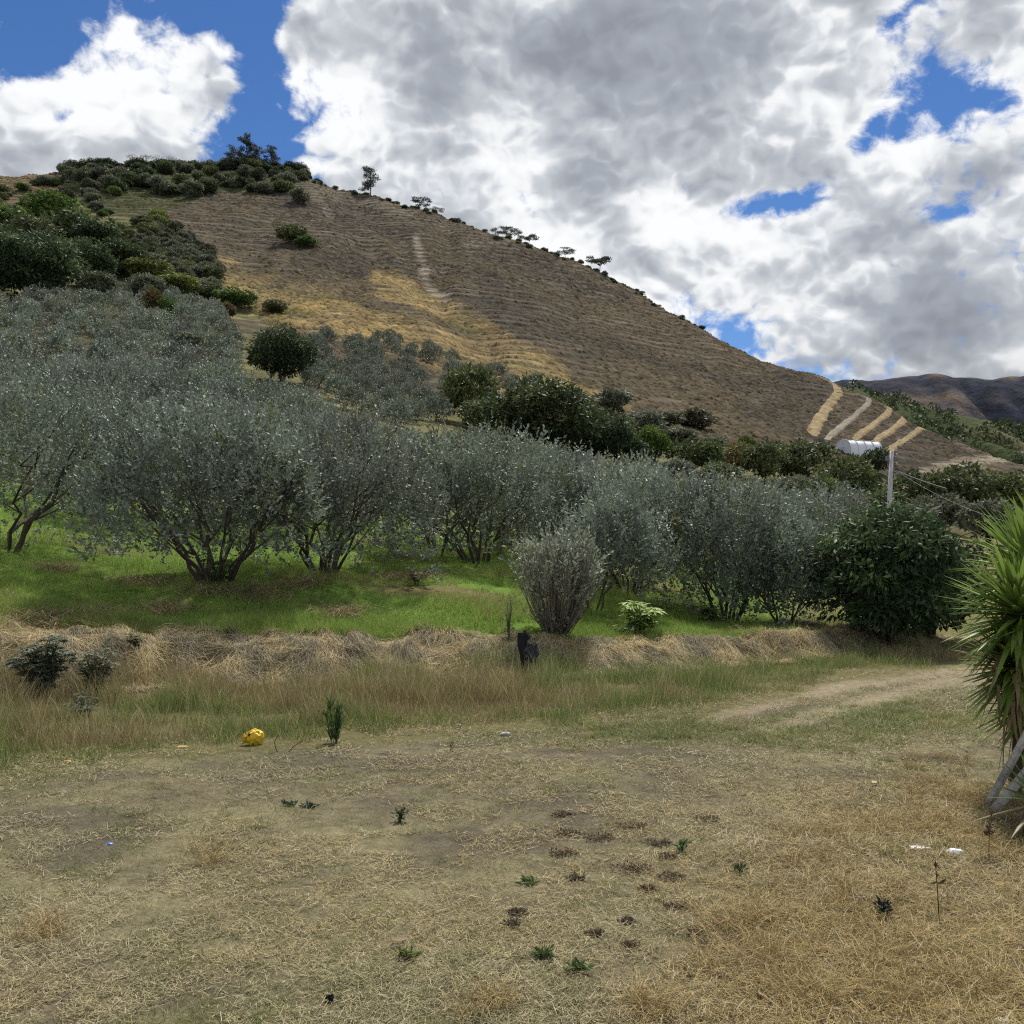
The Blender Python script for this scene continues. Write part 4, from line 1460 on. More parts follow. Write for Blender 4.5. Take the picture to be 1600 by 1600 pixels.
def twiggy_bush():
    loc = at(868, 15.1)
    H = height(868, 15.1, 815)
    Rr = 0.8
    tr, cr = MB(), MB()
    B, A = [], []
    brown = np.array((0.20, 0.17, 0.14))
    for i in range(150):
        an = rng.random() * 6.28
        rad = Rr * math.sqrt(rng.random())
        h = H * (0.62 + 0.42 * rng.random()) * (1 - 0.25 * (rad / Rr) ** 2)
        p0 = np.array((0.07 * math.cos(an), 0.07 * math.sin(an), -0.1))
        p2 = np.array((rad * math.cos(an), rad * math.sin(an), h))
        p1 = np.array((0.75 * p2[0], 0.75 * p2[1], 0.42 * h))
        pts = bez(p0, p1, p2, 7) + rng.normal(size=(7, 3)) * 0.012
        tr.tube(pts, np.linspace(0.011, 0.0035, 7), 3, brown * (0.7 + 0.6 * rng.random()), cap=False)
        for k in range(4):
            b = pts[(1, 3, 4, 5)[k]]
            e = b + np.array((rng.normal() * 0.10, rng.normal() * 0.10, 0.18 + 0.12 * rng.random()))
            tr.tube(np.array([b, e]), [0.005, 0.0025], 3, brown * (0.8 + 0.5 * rng.random()), cap=False)
            if rng.random() < 0.95:
                f = np.linspace(0.3, 1, 8)[:, None]
                B.append(b * (1 - f) + e * f)
                A.append(np.tile((e - b) / np.linalg.norm(e - b), (8, 1)))
        f = np.linspace(0.55, 1, 9)[:, None]
        B.append(pts[4] * (1 - f) + pts[6] * f)
        A.append(np.tile(pts[6] - pts[4], (9, 1)))
    B = np.concatenate(B)
    A = np.concatenate(A)
    A /= np.linalg.norm(A, axis=1, keepdims=True)
    n = len(B)
    tone = (0.7 + 0.7 * rng.random((n, 1)))
    cc = np.where(rng.random((n, 1)) < 0.4, np.array((0.36, 0.40, 0.32)), np.array((0.23, 0.26, 0.18))) * tone
    L = 0.075 * (0.6 + 0.7 * rng.random(n))
    cr.leaves(B, A * 0.8 + rand_dirs(n) * 0.7, L, L * 0.45, cc, 0.1)
    e = empty('twiggy_bush', loc, 0, 'upright twiggy grey-green bush standing alone on the bank edge', 'bush')
    obj('twigs', tr.mesh('twiggy_bush_twigs', M_bark, True), e)
    obj('leaves', cr.mesh('twiggy_bush_leaves', M_silver), e)


twiggy_bush()


def sapling(name, px, d, top, w, label, col, nstem=6, leaf=0.16, cat='plant', group=None, palmate=6, per=9):
    loc = at(px, d)
    H = height(px, d, top)
    W = w / 2 / F * d
    tr, cr = MB(), MB()
    for i in range(nstem):
        an = 6.28 * (i + rng.random()) / nstem
        rad = W * (0.3 + 0.6 * rng.random())
        h = H * (0.55 + 0.42 * rng.random())
        pts = bez(np.array((0, 0, -0.05)), np.array((0.3 * rad * math.cos(an), 0.3 * rad * math.sin(an), 0.6 * h)), np.array((rad * math.cos(an), rad * math.sin(an), h)), 7)
        tr.tube(pts, np.linspace(0.014, 0.005, 7) * (H / 0.8), 5, np.array((0.10, 0.11, 0.05)), cap=False)
        for k in range(per):
            b = pts[min(6, 2 + k % 5)]
            dd = rand_dirs(1)[0]
            dd[2] = abs(dd[2]) * 0.4 + 0.1
            tip = b + dd * leaf * 0.8
            tr.tube(np.array([b, tip]), [0.003, 0.002], 3, np.array((0.12, 0.13, 0.05)), cap=False)
            m = palmate
            a = np.linspace(-1.3, 1.3, m) + math.atan2(dd[1], dd[0])
            ax = np.stack([np.cos(a), np.sin(a), np.full(m, -0.25) + 0.2 * rng.normal(size=m)], -1)
            L = leaf * (0.7 + 0.4 * rng.random(m))
            cr.leaves(np.tile(tip, (m, 1)), ax, L, L * 0.34, np.asarray(col) * (0.7 + 0.6 * rng.random((m, 1))), 0.12, np.tile([0.1, 0.1, 1.0], (m, 1)))
    e = empty(name, loc, rng.random() * 6, label, cat, group)
    obj('stem', tr.mesh(name + '_stem', M_bark, True), e)
    obj('leaves', cr.mesh(name + '_leaves', M_leaf), e)


sapling('leafy_sapling', 1002, 15.6, 938, 75, 'bright green leafy sapling with fingered leaves on the terrace edge', (0.26, 0.34, 0.09), per=18, nstem=8)
sapling('leafy_weed', 985, 15.3, 975, 46, 'low pale green weed at the foot of the leafy sapling', (0.10, 0.15, 0.05), 5, 0.10)
sapling('leafy_weed', 1108, 18.8, 945, 46, 'leafy green weed at the foot of the dark-stemmed orchard tree', (0.10, 0.14, 0.05), 6, 0.14)
sapling('leafy_weed', 1365, 20.5, 930, 60, 'broad-leaved green plant in the shade under the dark bushy tree', (0.08, 0.16, 0.05), 5, 0.25, palmate=4)
sapling('leafy_weed', 340, 16.3, 862, 90, 'dark leafy suckers between the stems of the V-shaped orchard tree', (0.05, 0.075, 0.03), 8, 0.11, palmate=5)
sapling('leafy_weed', 795, 14.4, 930, 30, 'thin dark weed in the grass left of the twiggy bush', (0.06, 0.09, 0.04), 4, 0.07, palmate=3, per=6)
sapling('leafy_weed', 210, 12.7, 985, 30, 'small dark tuft on the hay bank at the left', (0.05, 0.07, 0.03), 6, 0.07, palmate=4)
sapling('leafy_weed', 1012, 12.9, 1035, 22, 'tall thin green weed in front of the bank', (0.10, 0.14, 0.04), 3, 0.08, palmate=3)
sapling('leafy_weed', 650, 17.6, 880, 80, 'leafy branch tip touching the grass under the sweeping branch', (0.09, 0.115, 0.07), 6, 0.08, palmate=5, per=14)

# weedy bushes in the left strip
sapling('weedy_bush', 65, 11.0, 990, 110, 'dark grey-green weedy bush on the bank at the left', (0.17, 0.20, 0.14), 22, 0.085, 'bush', None, 5, 40)
sapling('weedy_bush', 150, 11.2, 1010, 90, 'thin grey-green weedy bush right of the dark one', (0.18, 0.20, 0.13), 16, 0.07, 'bush', None, 5, 26)
sapling('weedy_bush', 128, 10.0, 1085, 60, 'low dark weed in the tall grass at the left', (0.06, 0.085, 0.05), 6, 0.07, 'bush', None, 4, 12)
sapling('weedy_bush', 462, 11.8, 1040, 50, 'brownish dry weed bush in the tall grass left of the centre', (0.12, 0.10, 0.065), 9, 0.05, 'bush', None, 3, 14)
sapling('weedy_bush', 725, 11.6, 1070, 40, 'dark weed in the tall grass right of the centre', (0.055, 0.075, 0.035), 7, 0.06, 'bush', None, 4, 12)

# ------------------------------------------------------------------ spiky plant on the right
def sword_rosette(mb, c, axis, n, L, W, col, spread=1.0, old=0.15):
    axis = np.asarray(axis, float) / np.linalg.norm(axis)
    a = np.cross(axis, (0.3, 0.9, 0.1))
    a /= np.linalg.norm(a)
    b = np.cross(axis, a)
    K = 9
    for i in range(n):
        f = (i + 0.5) / n                       # 0 inner/upright .. 1 outer/hanging
        ph = i * 2.39996 + rng.normal() * 0.15
        el = R(82) - f * R(132) * spread + rng.normal() * 0.08
        d = (a * math.cos(ph) + b * math.sin(ph)) * math.cos(el) + axis * math.sin(el)
        l = L * (0.75 + 0.35 * rng.random()) * (1.0 if f > 0.1 else 0.7)
        t = np.linspace(0, 1, K)
        base = np.asarray(c) - axis * 0.28 * f * L
        hor = math.sqrt(max(0.0, 1 - d[2] ** 2))
        P = base + d * (t * l)[:, None]
        P[:, 2] -= (0.02 + 0.06 * f + 0.06 * rng.random()) * l * hor * t ** 2.2
        side = np.cross(d, (0, 0, 1.0))
        if np.linalg.norm(side) < 0.05:
            side = np.cross(d, (0, 1.0, 0))
        side /= np.linalg.norm(side)
        up = np.cross(side, d)
        w = W * (0.8 + 0.3 * rng.random()) * np.interp(t, [0, 0.08, 0.35, 0.75, 1], [0.75, 0.85, 1.0, 0.62, 0.03])
        Lr = P + side * (w / 2)[:, None] + up * (w * 0.16)[:, None]
        Rr_ = P - side * (w / 2)[:, None] + up * (w * 0.16)[:, None]
        v = np.stack([Lr, P, Rr_], 1).reshape(-1, 3)
        k = np.arange(K - 1)[:, None] * 3
        q = np.concatenate([k + [0, 1, 4, 3], k + [1, 2, 5, 4]])
        cc = np.asarray(col) * (0.75 + 0.5 * rng.random())
        if f > 1 - old and rng.random() < 0.6:
            cc = np.array((0.26, 0.20, 0.10)) * (0.7 + 0.4 * rng.random())
        c_ = np.repeat(cc[None] * np.interp(t, [0, 0.15, 0.9, 1], [1.25, 1.0, 1.0, 1.0])[:, None], 3, axis=0)
        mb.add(v, q, None, c_)


def yucca():
    d = 6.7
    ex, ey = (1572 - 800) / F * d, d
    e = empty('spiky_plant', (ex, ey, 0), 0, 'large spiky plant with long sword leaves and leaning grey trunks at the right', 'plant')
    def loc(px, py, dd):
        return np.array(((px - 800) / F * dd - ex, dd - ey, EYE + (HY - py) / F * dd))
    heads = [(1592, 945, 6.5, 230, 0.54), (1612, 880, 6.8, 230, 0.58), (1586, 1030, 6.6, 190, 0.46), (1655, 950, 6.5, 120, 0.60), (1648, 860, 7.0, 160, 0.58), (1606, 1090, 6.7, 120, 0.42)]
    roots = [(1588, 1243, 6.75), (1622, 1236, 6.85), (1578, 1215, 7.1), (1660, 1250, 6.9), (1600, 1205, 7.35), (1640, 1225, 7.1)]
    for i, ((hx, hy, hd, n, L), (rx, ry, rd)) in enumerate(zip(heads, roots)):
        h = loc(hx, hy, hd)
        r = loc(rx, ry, rd)
        r[2] = -0.08
        mid = 0.5 * (h + r) + np.array((0.05, 0, -0.05 - 0.06 * i % 3))
        pts = bez(r, mid, h, 12)
        m = MB()
        rad = np.interp(np.linspace(0, 1, 12), [0, 0.1, 0.6, 1], [0.032, 0.022, 0.020, 0.020])
        tone = (0.7 + 0.5 * rng.random((12, 1))) * np.array((0.07, 0.06, 0.05))
        m.tube(pts, rad, 12, tone, jag=0.2, flute=0.4)
        obj('trunk', m.mesh('spiky_trunk', M_bark, True), e)
        f = MB()
        ax = pts[-1] - pts[-3]
        ax = ax / np.linalg.norm(ax) + np.array((-0.1, -0.1, 0.6))
        sword_rosette(f, h, ax, n, L, 0.048, (0.175, 0.26, 0.055))
        obj('leaf_rosette', f.mesh('spiky_leaves', M_sword, True), e)
    # dry skirt under the heads
    dry = MB()
    for i in range(60):
        b = loc(rng.uniform(1560, 1680), rng.uniform(1010, 1090), 6.7 + 0.2 * rng.normal())
        l = 0.3 + 0.25 * rng.random()
        dirn = np.array((rng.normal() * 0.2, rng.normal() * 0.2, -1.0))
        tt = np.linspace(0, 1, 4)[:, None]
        P = b + dirn * tt * l + rng.normal(size=3) * 0.06 * tt ** 2
        sd = np.array((1.0, rng.normal(), 0)) * 0.011
        v = np.concatenate([P + sd * (1 - 0.8 * tt), P - sd * (1 - 0.8 * tt)])
        q = [[k, k + 1, k + 5, k + 4] for k in range(3)]
        dry.add(v, q, None, np.array((0.25, 0.20, 0.12)) * (0.5 + 0.6 * rng.random()))
    obj('dead_leaves', dry.mesh('spiky_dead_leaves', M_straw), e)
    # a young one close to the corner
    d2 = 5.6
    x2 = (1612 - 800) / F * d2
    e2 = empty('spiky_plant', (x2, d2, 0), 0, 'young spiky plant at the lower right edge below the large one', 'plant')
    m = MB()
    m.tube(np.array([(0.02, 0, -0.06), (0, 0, 0.1), (0.03, 0, 0.24)]), [0.055, 0.05, 0.04], 12, (0.09, 0.08, 0.065), jag=0.2, flute=0.4)
    obj('trunk', m.mesh('young_trunk', M_bark, True), e2)
    f = MB()
    sword_rosette(f, (0.03, 0, 0.26), (-0.25, -0.15, 1), 30, 0.36, 0.03, (0.08, 0.15, 0.028), spread=0.8, old=0.3)
    obj('leaf_rosette', f.mesh('young_leaves', M_sword, True), e2)


yucca()

# weathered poles that lean among the trunks
M_wood = material('weathered_wood', 0.9, 0.15, noise=(25, 0.35), bump=(60, 0.6, 0.01))
for (a, b, r, lab) in (((1538, 1238, 6.4), (1650, 1060, 6.3), 0.024, 'long grey weathered pole leaning under the spiky plant'),
                       ((1544, 1258, 6.2), (1650, 1150, 6.05), 0.028, 'short thick grey log leaning lowest under the spiky plant')):
    pa = np.array(((a[0] - 800) / F * a[2], a[2], -0.05))
    pb = np.array(((b[0] - 800) / F * b[2], b[2], EYE + (HY - b[1]) / F * b[2]))
    t = np.linspace(0, 1, 8)[:, None]
    m = MB()
    P = pa * (1 - t) + pb * t
    m.tube(P - pa, np.linspace(r, r * 0.85, 8), 16, np.array((0.37, 0.345, 0.31)) * (0.7 + 0.5 * rng.random((8, 1))), jag=0.10, flute=0.55)
    obj('wooden_pole', m.mesh('wooden_pole', M_wood, True), None, pa, label=lab, cat='pole')

# ------------------------------------------------------------------ litter, stump, small things
M_crumple = material('crumpled_plastic', 0.35, 0.5)


def crumple(size, col, seed, amt=0.25, sub=3):
    """a crumpled lump: displaced sphere with sharp folds"""
    import bmesh
    bm = bmesh.new()
    bmesh.ops.create_icosphere(bm, subdivisions=sub, radius=0.5)
    r = np.random.default_rng(seed)
    dirs = r.normal(size=(14, 3))
    dirs /= np.linalg.norm(dirs, axis=1, keepdims=True)
    V = np.array([v.co[:] for v in bm.verts])
    nv = V / np.linalg.norm(V, axis=1, keepdims=True)
    k = np.abs(nv @ dirs.T + r.normal(size=14) * 0.3)
    rad = 1 + amt * (np.abs(np.sin(k * 7)).mean(1) - 0.5) * 2.2 - amt * 0.8 * (k.min(1) < 0.07) + amt * 0.25 * r.normal(size=len(V))
    V = nv * 0.5 * rad[:, None] * np.asarray(size)
    f = np.array([[v.index for v in fc.verts] for fc in bm.faces])
    bm.free()
    V[:, 2] -= V[:, 2].min()
    c = np.asarray(col)[None] * (0.75 + 0.4 * r.random((len(V), 1)))
    return V, f, c


def litter(name, px, py, size, col, label, cat, seed, mat=None, sink=0.01, amt=0.3, rz=0.0):
    V, f, c = crumple(size, col, seed, amt, 2)
    x, y, z = hit(px, py, 2.2)
    o = obj(name, make_mesh(name, V, f, c, mat or M_crumple, False), None, (x, y, z - sink), label=label, cat=cat)
    o.rotation_euler = (0, 0, rz)
    return o


def yellow_bag():
    x, y, z = hit(398, 1164)
    e = empty('yellow_container', (x, y, z - 0.02), 0.2, 'crushed yellow plastic container lying at the edge of the tall grass', 'litter')
    V, f, c = crumple((0.155, 0.13, 0.165), (0.72, 0.47, 0.02), 5, 0.16, 3)
    obj('body', make_mesh('yellow_body', V, f, c, M_crumple, False), e)
    V, f, c = crumple((0.06, 0.08, 0.10), (0.55, 0.36, 0.02), 6, 0.3, 2)
    p = obj('torn_flap', make_mesh('yellow_flap', V, f, c, M_crumple, False), e)
    p.location = (-0.085, -0.01, 0.03)
    V, f, c = crumple((0.022, 0.03, 0.035), (0.03, 0.025, 0.02), 7, 0.3, 2)
    p = obj('opening', make_mesh('yellow_opening', V, f, c, M_crumple, False), e)
    p.location = (-0.045, -0.055, 0.10)


yellow_bag()


def black_stump():
    x, y, z = hit(824, 1060)
    H = 0.5
    e = empty('charred_stump', (x, y - 0.1, z - 0.05), 0, 'black charred stump wrapped in black plastic on the hay bank', 'stump', None, 1.25)
    m = MB()
    pts = np.array([(0.02, 0, 0), (0.0, 0, 0.12), (-0.03, 0, 0.28), (-0.055, 0, 0.42), (-0.06, 0, H + 0.05)])
    m.tube(pts, [0.075, 0.06, 0.055, 0.06, 0.05], 8, (0.022, 0.021, 0.021), jag=0.5)
    m.tube(np.array([(-0.06, 0, H - 0.03), (-0.02, 0.01, H + 0.03), (0.02, 0.01, H - 0.02)]), [0.05, 0.045, 0.03], 7, (0.02, 0.02, 0.02), jag=0.5)
    for k in range(7):
        an = rng.random() * 6.28
        m.tube(np.array([(0, 0, 0.12), (0.12 * math.cos(an), 0.1 * math.sin(an), 0.04), (0.17 * math.cos(an), 0.14 * math.sin(an), -0.02)]), [0.02, 0.014, 0.008], 5, (0.03, 0.028, 0.026), jag=0.4)
    obj('trunk', m.mesh('stump_trunk', M_wood, False), e)
    V, f, c = crumple((0.17, 0.14, 0.26), (0.018, 0.019, 0.022), 12, 0.34, 3)
    p = obj('plastic_wrap', make_mesh('stump_wrap', V, f, c, M_crumple, False), e)
    p.location = (0.035, -0.03, 0.17)


black_stump()
litter('plastic_scrap', 1437, 1326, (0.13, 0.06, 0.03), (0.62, 0.63, 0.66), 'torn white plastic scrap, left one of two in the dry grass', 'litter', 21, rz=-0.4)
litter('plastic_scrap', 1493, 1338, (0.10, 0.06, 0.045), (0.72, 0.72, 0.74), 'torn white plastic scrap, right one of two in the dry grass', 'litter', 22)
litter('plastic_scrap', 1570, 1600, (0.075, 0.05, 0.03), (0.55, 0.56, 0.55), 'pale scrap at the bottom right corner', 'litter', 23)
litter('plastic_scrap', 172, 1320, (0.05, 0.03, 0.022), (0.06, 0.16, 0.48), 'blue plastic scrap on the bare soil at the left', 'litter', 24)
litter('plastic_scrap', 105, 1192, (0.06, 0.04, 0.03), (0.60, 0.36, 0.02), 'small yellow scrap at the left edge of the tall grass', 'litter', 25)
litter('dung_lump', 515, 1565, (0.034, 0.03, 0.032), (0.012, 0.011, 0.010), 'small black lump on the soil near the bottom', 'lump', 26, M_wood)
litter('stone', 716, 1137, (0.07, 0.05, 0.05), (0.36, 0.33, 0.28), 'small pale stone at the grass edge, left of the other stone', 'stone', 27, M_wood, amt=0.12)
litter('stone', 790, 1150, (0.11, 0.06, 0.05), (0.42, 0.39, 0.33), 'pale flat stone at the grass edge below the black stump', 'stone', 28, M_wood, amt=0.12)
litter('stone', 1050, 1187, (0.06, 0.04, 0.035), (0.36, 0.33, 0.28), 'small pale stone near the green patch right of centre', 'stone', 29, M_wood, amt=0.12)


def fallen_leaf(px, py, L, col, label, rz, curl=0.25):
    x, y, z = hit(px, py)
    K = 7
    t = np.linspace(0, 1, K)
    w = 0.42 * L * np.sin(np.pi * np.clip(t * 0.96 + 0.02, 0, 1)) ** 0.8
    P = np.stack([L * (t - 0.5), np.zeros(K), 0.012 + curl * L * (t - 0.4) ** 2], -1)
    a, b = P.copy(), P.copy()
    a[:, 1] += w / 2
    b[:, 1] -= w / 2
    a[:, 2] += 0.3 * w
    b[:, 2] += 0.22 * w
    v = np.stack([a, P, b], 1)
    v2 = v.copy()
    v2[..., 2] -= 0.0015
    vv = np.concatenate([v.reshape(-1, 3), v2.reshape(-1, 3)])
    k = np.arange(K - 1)[:, None] * 3
    q = np.concatenate([k + [0, 1, 4, 3], k + [1, 2, 5, 4]])
    q = np.concatenate([q, q[:, ::-1] + 3 * K])
    o = obj('fallen_leaf', make_mesh('fallen_leaf', vv, q, np.broadcast_to(np.asarray(col), vv.shape), M_straw, True), None, (x, y, z + 0.01), label=label, cat='leaf')
    o.rotation_euler = (0.2, 0.1, rz)


fallen_leaf(1188, 1568, 0.075, (0.30, 0.16, 0.10), 'reddish brown fallen leaf near the bottom right of the middle', 2.0)
fallen_leaf(1394, 1442, 0.07, (0.30, 0.20, 0.15), 'pinkish brown fallen leaf beside the scorched weed', 0.3)
fallen_leaf(1472, 1408, 0.07, (0.36, 0.24, 0.19), 'pale pink fallen leaf behind the thin dry stem', 1.3)
fallen_leaf(1565, 1390, 0.09, (0.36, 0.24, 0.10), 'curled tan leaf at the right among the litter', 0.2)
fallen_leaf(1578, 1478, 0.08, (0.38, 0.26, 0.12), 'curled tan leaf lowest at the right edge', 0.5)
fallen_leaf(623, 1478, 0.075, (0.26, 0.19, 0.13), 'curled brown leaf with dark underside left of the middle', 0.4)
fallen_leaf(1120, 1450, 0.07, (0.22, 0.13, 0.08), 'dark brown curled leaf right of the middle', 0.5)
fallen_leaf(285, 1172, 0.10, (0.45, 0.33, 0.14), 'straw-yellow leaf left of the yellow container', 0.2)
fallen_leaf(1365, 1228, 0.08, (0.48, 0.40, 0.25), 'pale dry leaf in the straw above the white scraps', 0.9)


def dead_clump(px, py, w, label, col=(0.17, 0.13, 0.09), h=0.028, n=170, green=False, group='dead brown weed clumps on the field'):
    x, y, z = hit(px, py)
    W = w * (0.75 if green else 1.0) / 2 / F * y
    m = MB()
    p = np.clip(rng.normal(size=(n, 2)), -1.5, 1.5) * np.array((0.6, 0.45)) * W
    b = np.stack([p[:, 0], p[:, 1], h * 0.6 * rng.random(n)], -1)
    ax = rand_dirs(n)
    ax[:, 2] = np.abs(ax[:, 2]) * 0.7
    L = (0.018 if not green else 0.036) * (0.6 + 0.8 * rng.random(n))
    m.leaves(b, ax, L, L * (0.5 if not green else 0.3), np.asarray(col) * (1.25 if green else 1.0) * (0.6 + 0.8 * rng.random((n, 1))), 0.2)
    for i in range(14):
        a = rng.random() * 6.28
        m.tube(np.array([(0, 0, 0), (0.4 * W * math.cos(a), 0.4 * W * math.sin(a), h * 0.5), (0.8 * W * math.cos(a), 0.8 * W * math.sin(a), h * (0.4 + 0.6 * rng.random()))]), [0.0025, 0.002, 0.001], 3, np.asarray(col) * 0.8, cap=False)
    obj('green_weed' if green else 'dead_weed', m.mesh('weed', M_leaf if green else M_straw), None, (x, y, z), label=label, cat='weed', group=group)


D = 'dead brown weed clump on the trampled ground right of the middle'
for (px, py, w) in [(880, 1275, 36), (885, 1305, 44), (935, 1312, 50), (990, 1295, 48), (1032, 1320, 40), (1045, 1340, 30), (985, 1360, 66), (1048, 1373, 40), (900, 1375, 28), (1055, 1420, 36), (808, 1430, 26), (800, 1448, 22), (980, 1443, 20), (930, 1463, 24), (1085, 1462, 20), (1105, 1283, 34), (880, 1335, 40), (985, 1480, 24), (1105, 1482, 24), (1010, 1392, 26)]:
    dead_clump(px, py, w, D)
G = None
dead_clump(626, 1285, 24, 'dark green weed alone on the pale ground left of the middle', (0.05, 0.085, 0.04), 0.10, 60, True, G)
dead_clump(483, 1262, 26, 'flat dark green weed, right one of a pair', (0.045, 0.07, 0.035), 0.03, 70, True, G)
dead_clump(452, 1260, 26, 'flat dark green weed, left one of a pair', (0.05, 0.075, 0.035), 0.02, 50, True, G)
dead_clump(1066, 1332, 20, 'small upright green weed beside the dead brown clumps', (0.06, 0.11, 0.04), 0.09, 50, True, G)
dead_clump(826, 1382, 36, 'green weed tuft left of the dead brown clumps', (0.08, 0.12, 0.04), 0.04, 60, True, G)
dead_clump(850, 1500, 40, 'spreading green tuft near the bottom middle', (0.085, 0.125, 0.035), 0.05, 90, True, G)
dead_clump(905, 1520, 34, 'thin green tuft right of the spreading tuft near the bottom', (0.09, 0.13, 0.04), 0.05, 60, True, G)
dead_clump(635, 1500, 36, 'yellow-green tuft left of the bottom middle', (0.11, 0.13, 0.04), 0.05, 80, True, G)
dead_clump(1155, 1365, 20, 'tiny green sprig right of the dead clumps', (0.06, 0.09, 0.04), 0.06, 34, True, G)
dead_clump(1380, 1440, 26, 'scorched black weed in the dry grass at the right', (0.030, 0.036, 0.028), 0.14, 90, True, G)


def stalk(name, px, py, top, label, col, r=0.004, lean=0.0, heads=0, n=1, leafy=0, hc=(0.08, 0.05, 0.03)):
    x, y, z = hit(px, py)
    H = (py - top) / F * y
    m = MB()
    for i in range(n):
        dx = rng.normal() * 0.05 * (n > 1)
        hh = H * (1 if i == 0 else 0.55 + 0.4 * rng.random())
        P = bez(np.array((dx * 0.4, 0, -0.02)), np.array((dx, 0.02, hh * 0.5)), np.array((dx * 1.4 + lean * hh, 0.02 * rng.normal(), hh)), 7)
        m.tube(P, np.linspace(r, r * 0.5, 7), 5, col)
        if heads:
            k = heads
            f = rng.random(k) * 0.45 + 0.55
            b = np.stack([np.interp(f, np.linspace(0, 1, 7), P[:, j]) for j in range(3)], -1)
            m.leaves(b, rand_dirs(k) + np.array((0, 0, 0.3)), 0.035 * (0.5 + rng.random(k)), 0.016, np.asarray(hc) * (0.7 + 0.6 * rng.random((k, 1))), 0.2)
        if leafy:
            f = rng.random(leafy) * 0.9 + 0.1
            b = np.stack([np.interp(f, np.linspace(0, 1, 7), P[:, j]) for j in range(3)], -1)
            m.leaves(b, rand_dirs(leafy) * 0.5 + np.array((0, 0, 0.8)), 0.09 * (0.6 + 0.6 * rng.random(leafy)), 0.012, np.asarray(col) * (0.8 + 0.5 * rng.random((leafy, 1))), 0.1)
    obj(name, m.mesh(name, M_leaf, False), None, (x, y, z), label=label, cat='plant')


stalk('green_stalk', 524, 1162, 1098, 'pair of leafy green broom-like stalks at the tall grass edge', (0.07, 0.115, 0.035), 0.005, 0.05, 0, 5, 60)
stalk('dry_stem', 1468, 1442, 1335, 'thin dark dry stem standing below the left white scrap', (0.07, 0.045, 0.03), 0.003, -0.12, 8, 1)
stalk('dry_stem', 1546, 1350, 1277, 'dry brown seed stalk right of the white scraps', (0.10, 0.07, 0.04), 0.003, 0.02, 26, 1)
stalk('dry_stem', 584, 1135, 1080, 'pale upright grass stem left of the centre', (0.30, 0.25, 0.13), 0.003, 0.0, 0, 1)
stalk('dry_stem', 703, 1172, 1155, 'tiny bare forked twig on the pale ground', (0.12, 0.09, 0.06), 0.004, 0.3, 0, 3)
stalk('dry_stem', 446, 1175, 1148, 'low dark twig right of the yellow container', (0.08, 0.055, 0.04), 0.005, 0.9, 0, 2)


# ------------------------------------------------------------------ grasses (nobody could count them)
def blades(name, label, P, h, w, lean, col, mat, kind='stuff', curve=0.5, tri=False, cat='grass'):
    """upright blades: P (N,2) ground points; lean (N,) horizontal reach / height"""
    n = len(P)
    z0 = terrain(P[:, 0], P[:, 1])
    base = np.stack([P[:, 0], P[:, 1], z0 - 0.01], -1)
    an = rng.random(n) * 2 * np.pi
    dv = np.stack([np.cos(an), np.sin(an), np.zeros(n)], -1)
    fa = rng.random(n) * 2 * np.pi
    sd = np.stack([np.cos(fa), np.sin(fa), np.zeros(n)], -1) * (w / 2)[:, None]
    tip = base + dv * (h * lean)[:, None] + np.array((0, 0, 1.0)) * (h / np.sqrt(1 + lean ** 2))[:, None]
    if tri:
        v = np.stack([base - sd, base + sd, tip], 1).reshape(-1, 3)
        f = np.arange(3 * n).reshape(n, 3)
        c = np.repeat(col, 3, axis=0)
    else:
        mid = base * 0.5 + tip * 0.5 + np.array((0, 0, 1.0)) * (h * 0.16 * lean * curve * 2)[:, None]
        v = np.stack([base - sd, base + sd, mid - sd * 0.75, mid + sd * 0.75, tip], 1).reshape(-1, 3)
        o = np.arange(n)[:, None] * 5
        f = np.concatenate([o + [0, 1, 2], o + [1, 3, 2], o + [2, 3, 4]])
        c = np.repeat(col, 5, axis=0)
    me = make_mesh(name, v, f, c, mat)
    return obj(name, me, kind=kind, label=label, cat=cat)


def sample_fg(n, dmin, dmax, pmin=-60, pmax=1680, power=1.0):
    """ground points with about even density in the picture's near field"""
    u = rng.random(n)
    d = 1 / (1 / dmax + u * (1 / dmin - 1 / dmax)) if power == 2 else dmin * (dmax / dmin) ** u
    px = rng.uniform(pmin, pmax, n)
    return np.stack([(px - 800) / F * d, d], -1), px


def front_row(px):
    return np.interp(px, [-200, 0, 400, 700, 1000, 1150, 1310, 1480, 1700], [1215, 1200, 1165, 1138, 1132, 1098, 1060, 1033, 1020])


def cover(P):
    z = terrain(P[:, 0], P[:, 1])
    px, py = proj(P[:, 0], P[:, 1], z)
    crest = np.interp(np.clip(px, UG[0], UG[-1]), UG, CG)
    return px, py, P[:, 1] - crest


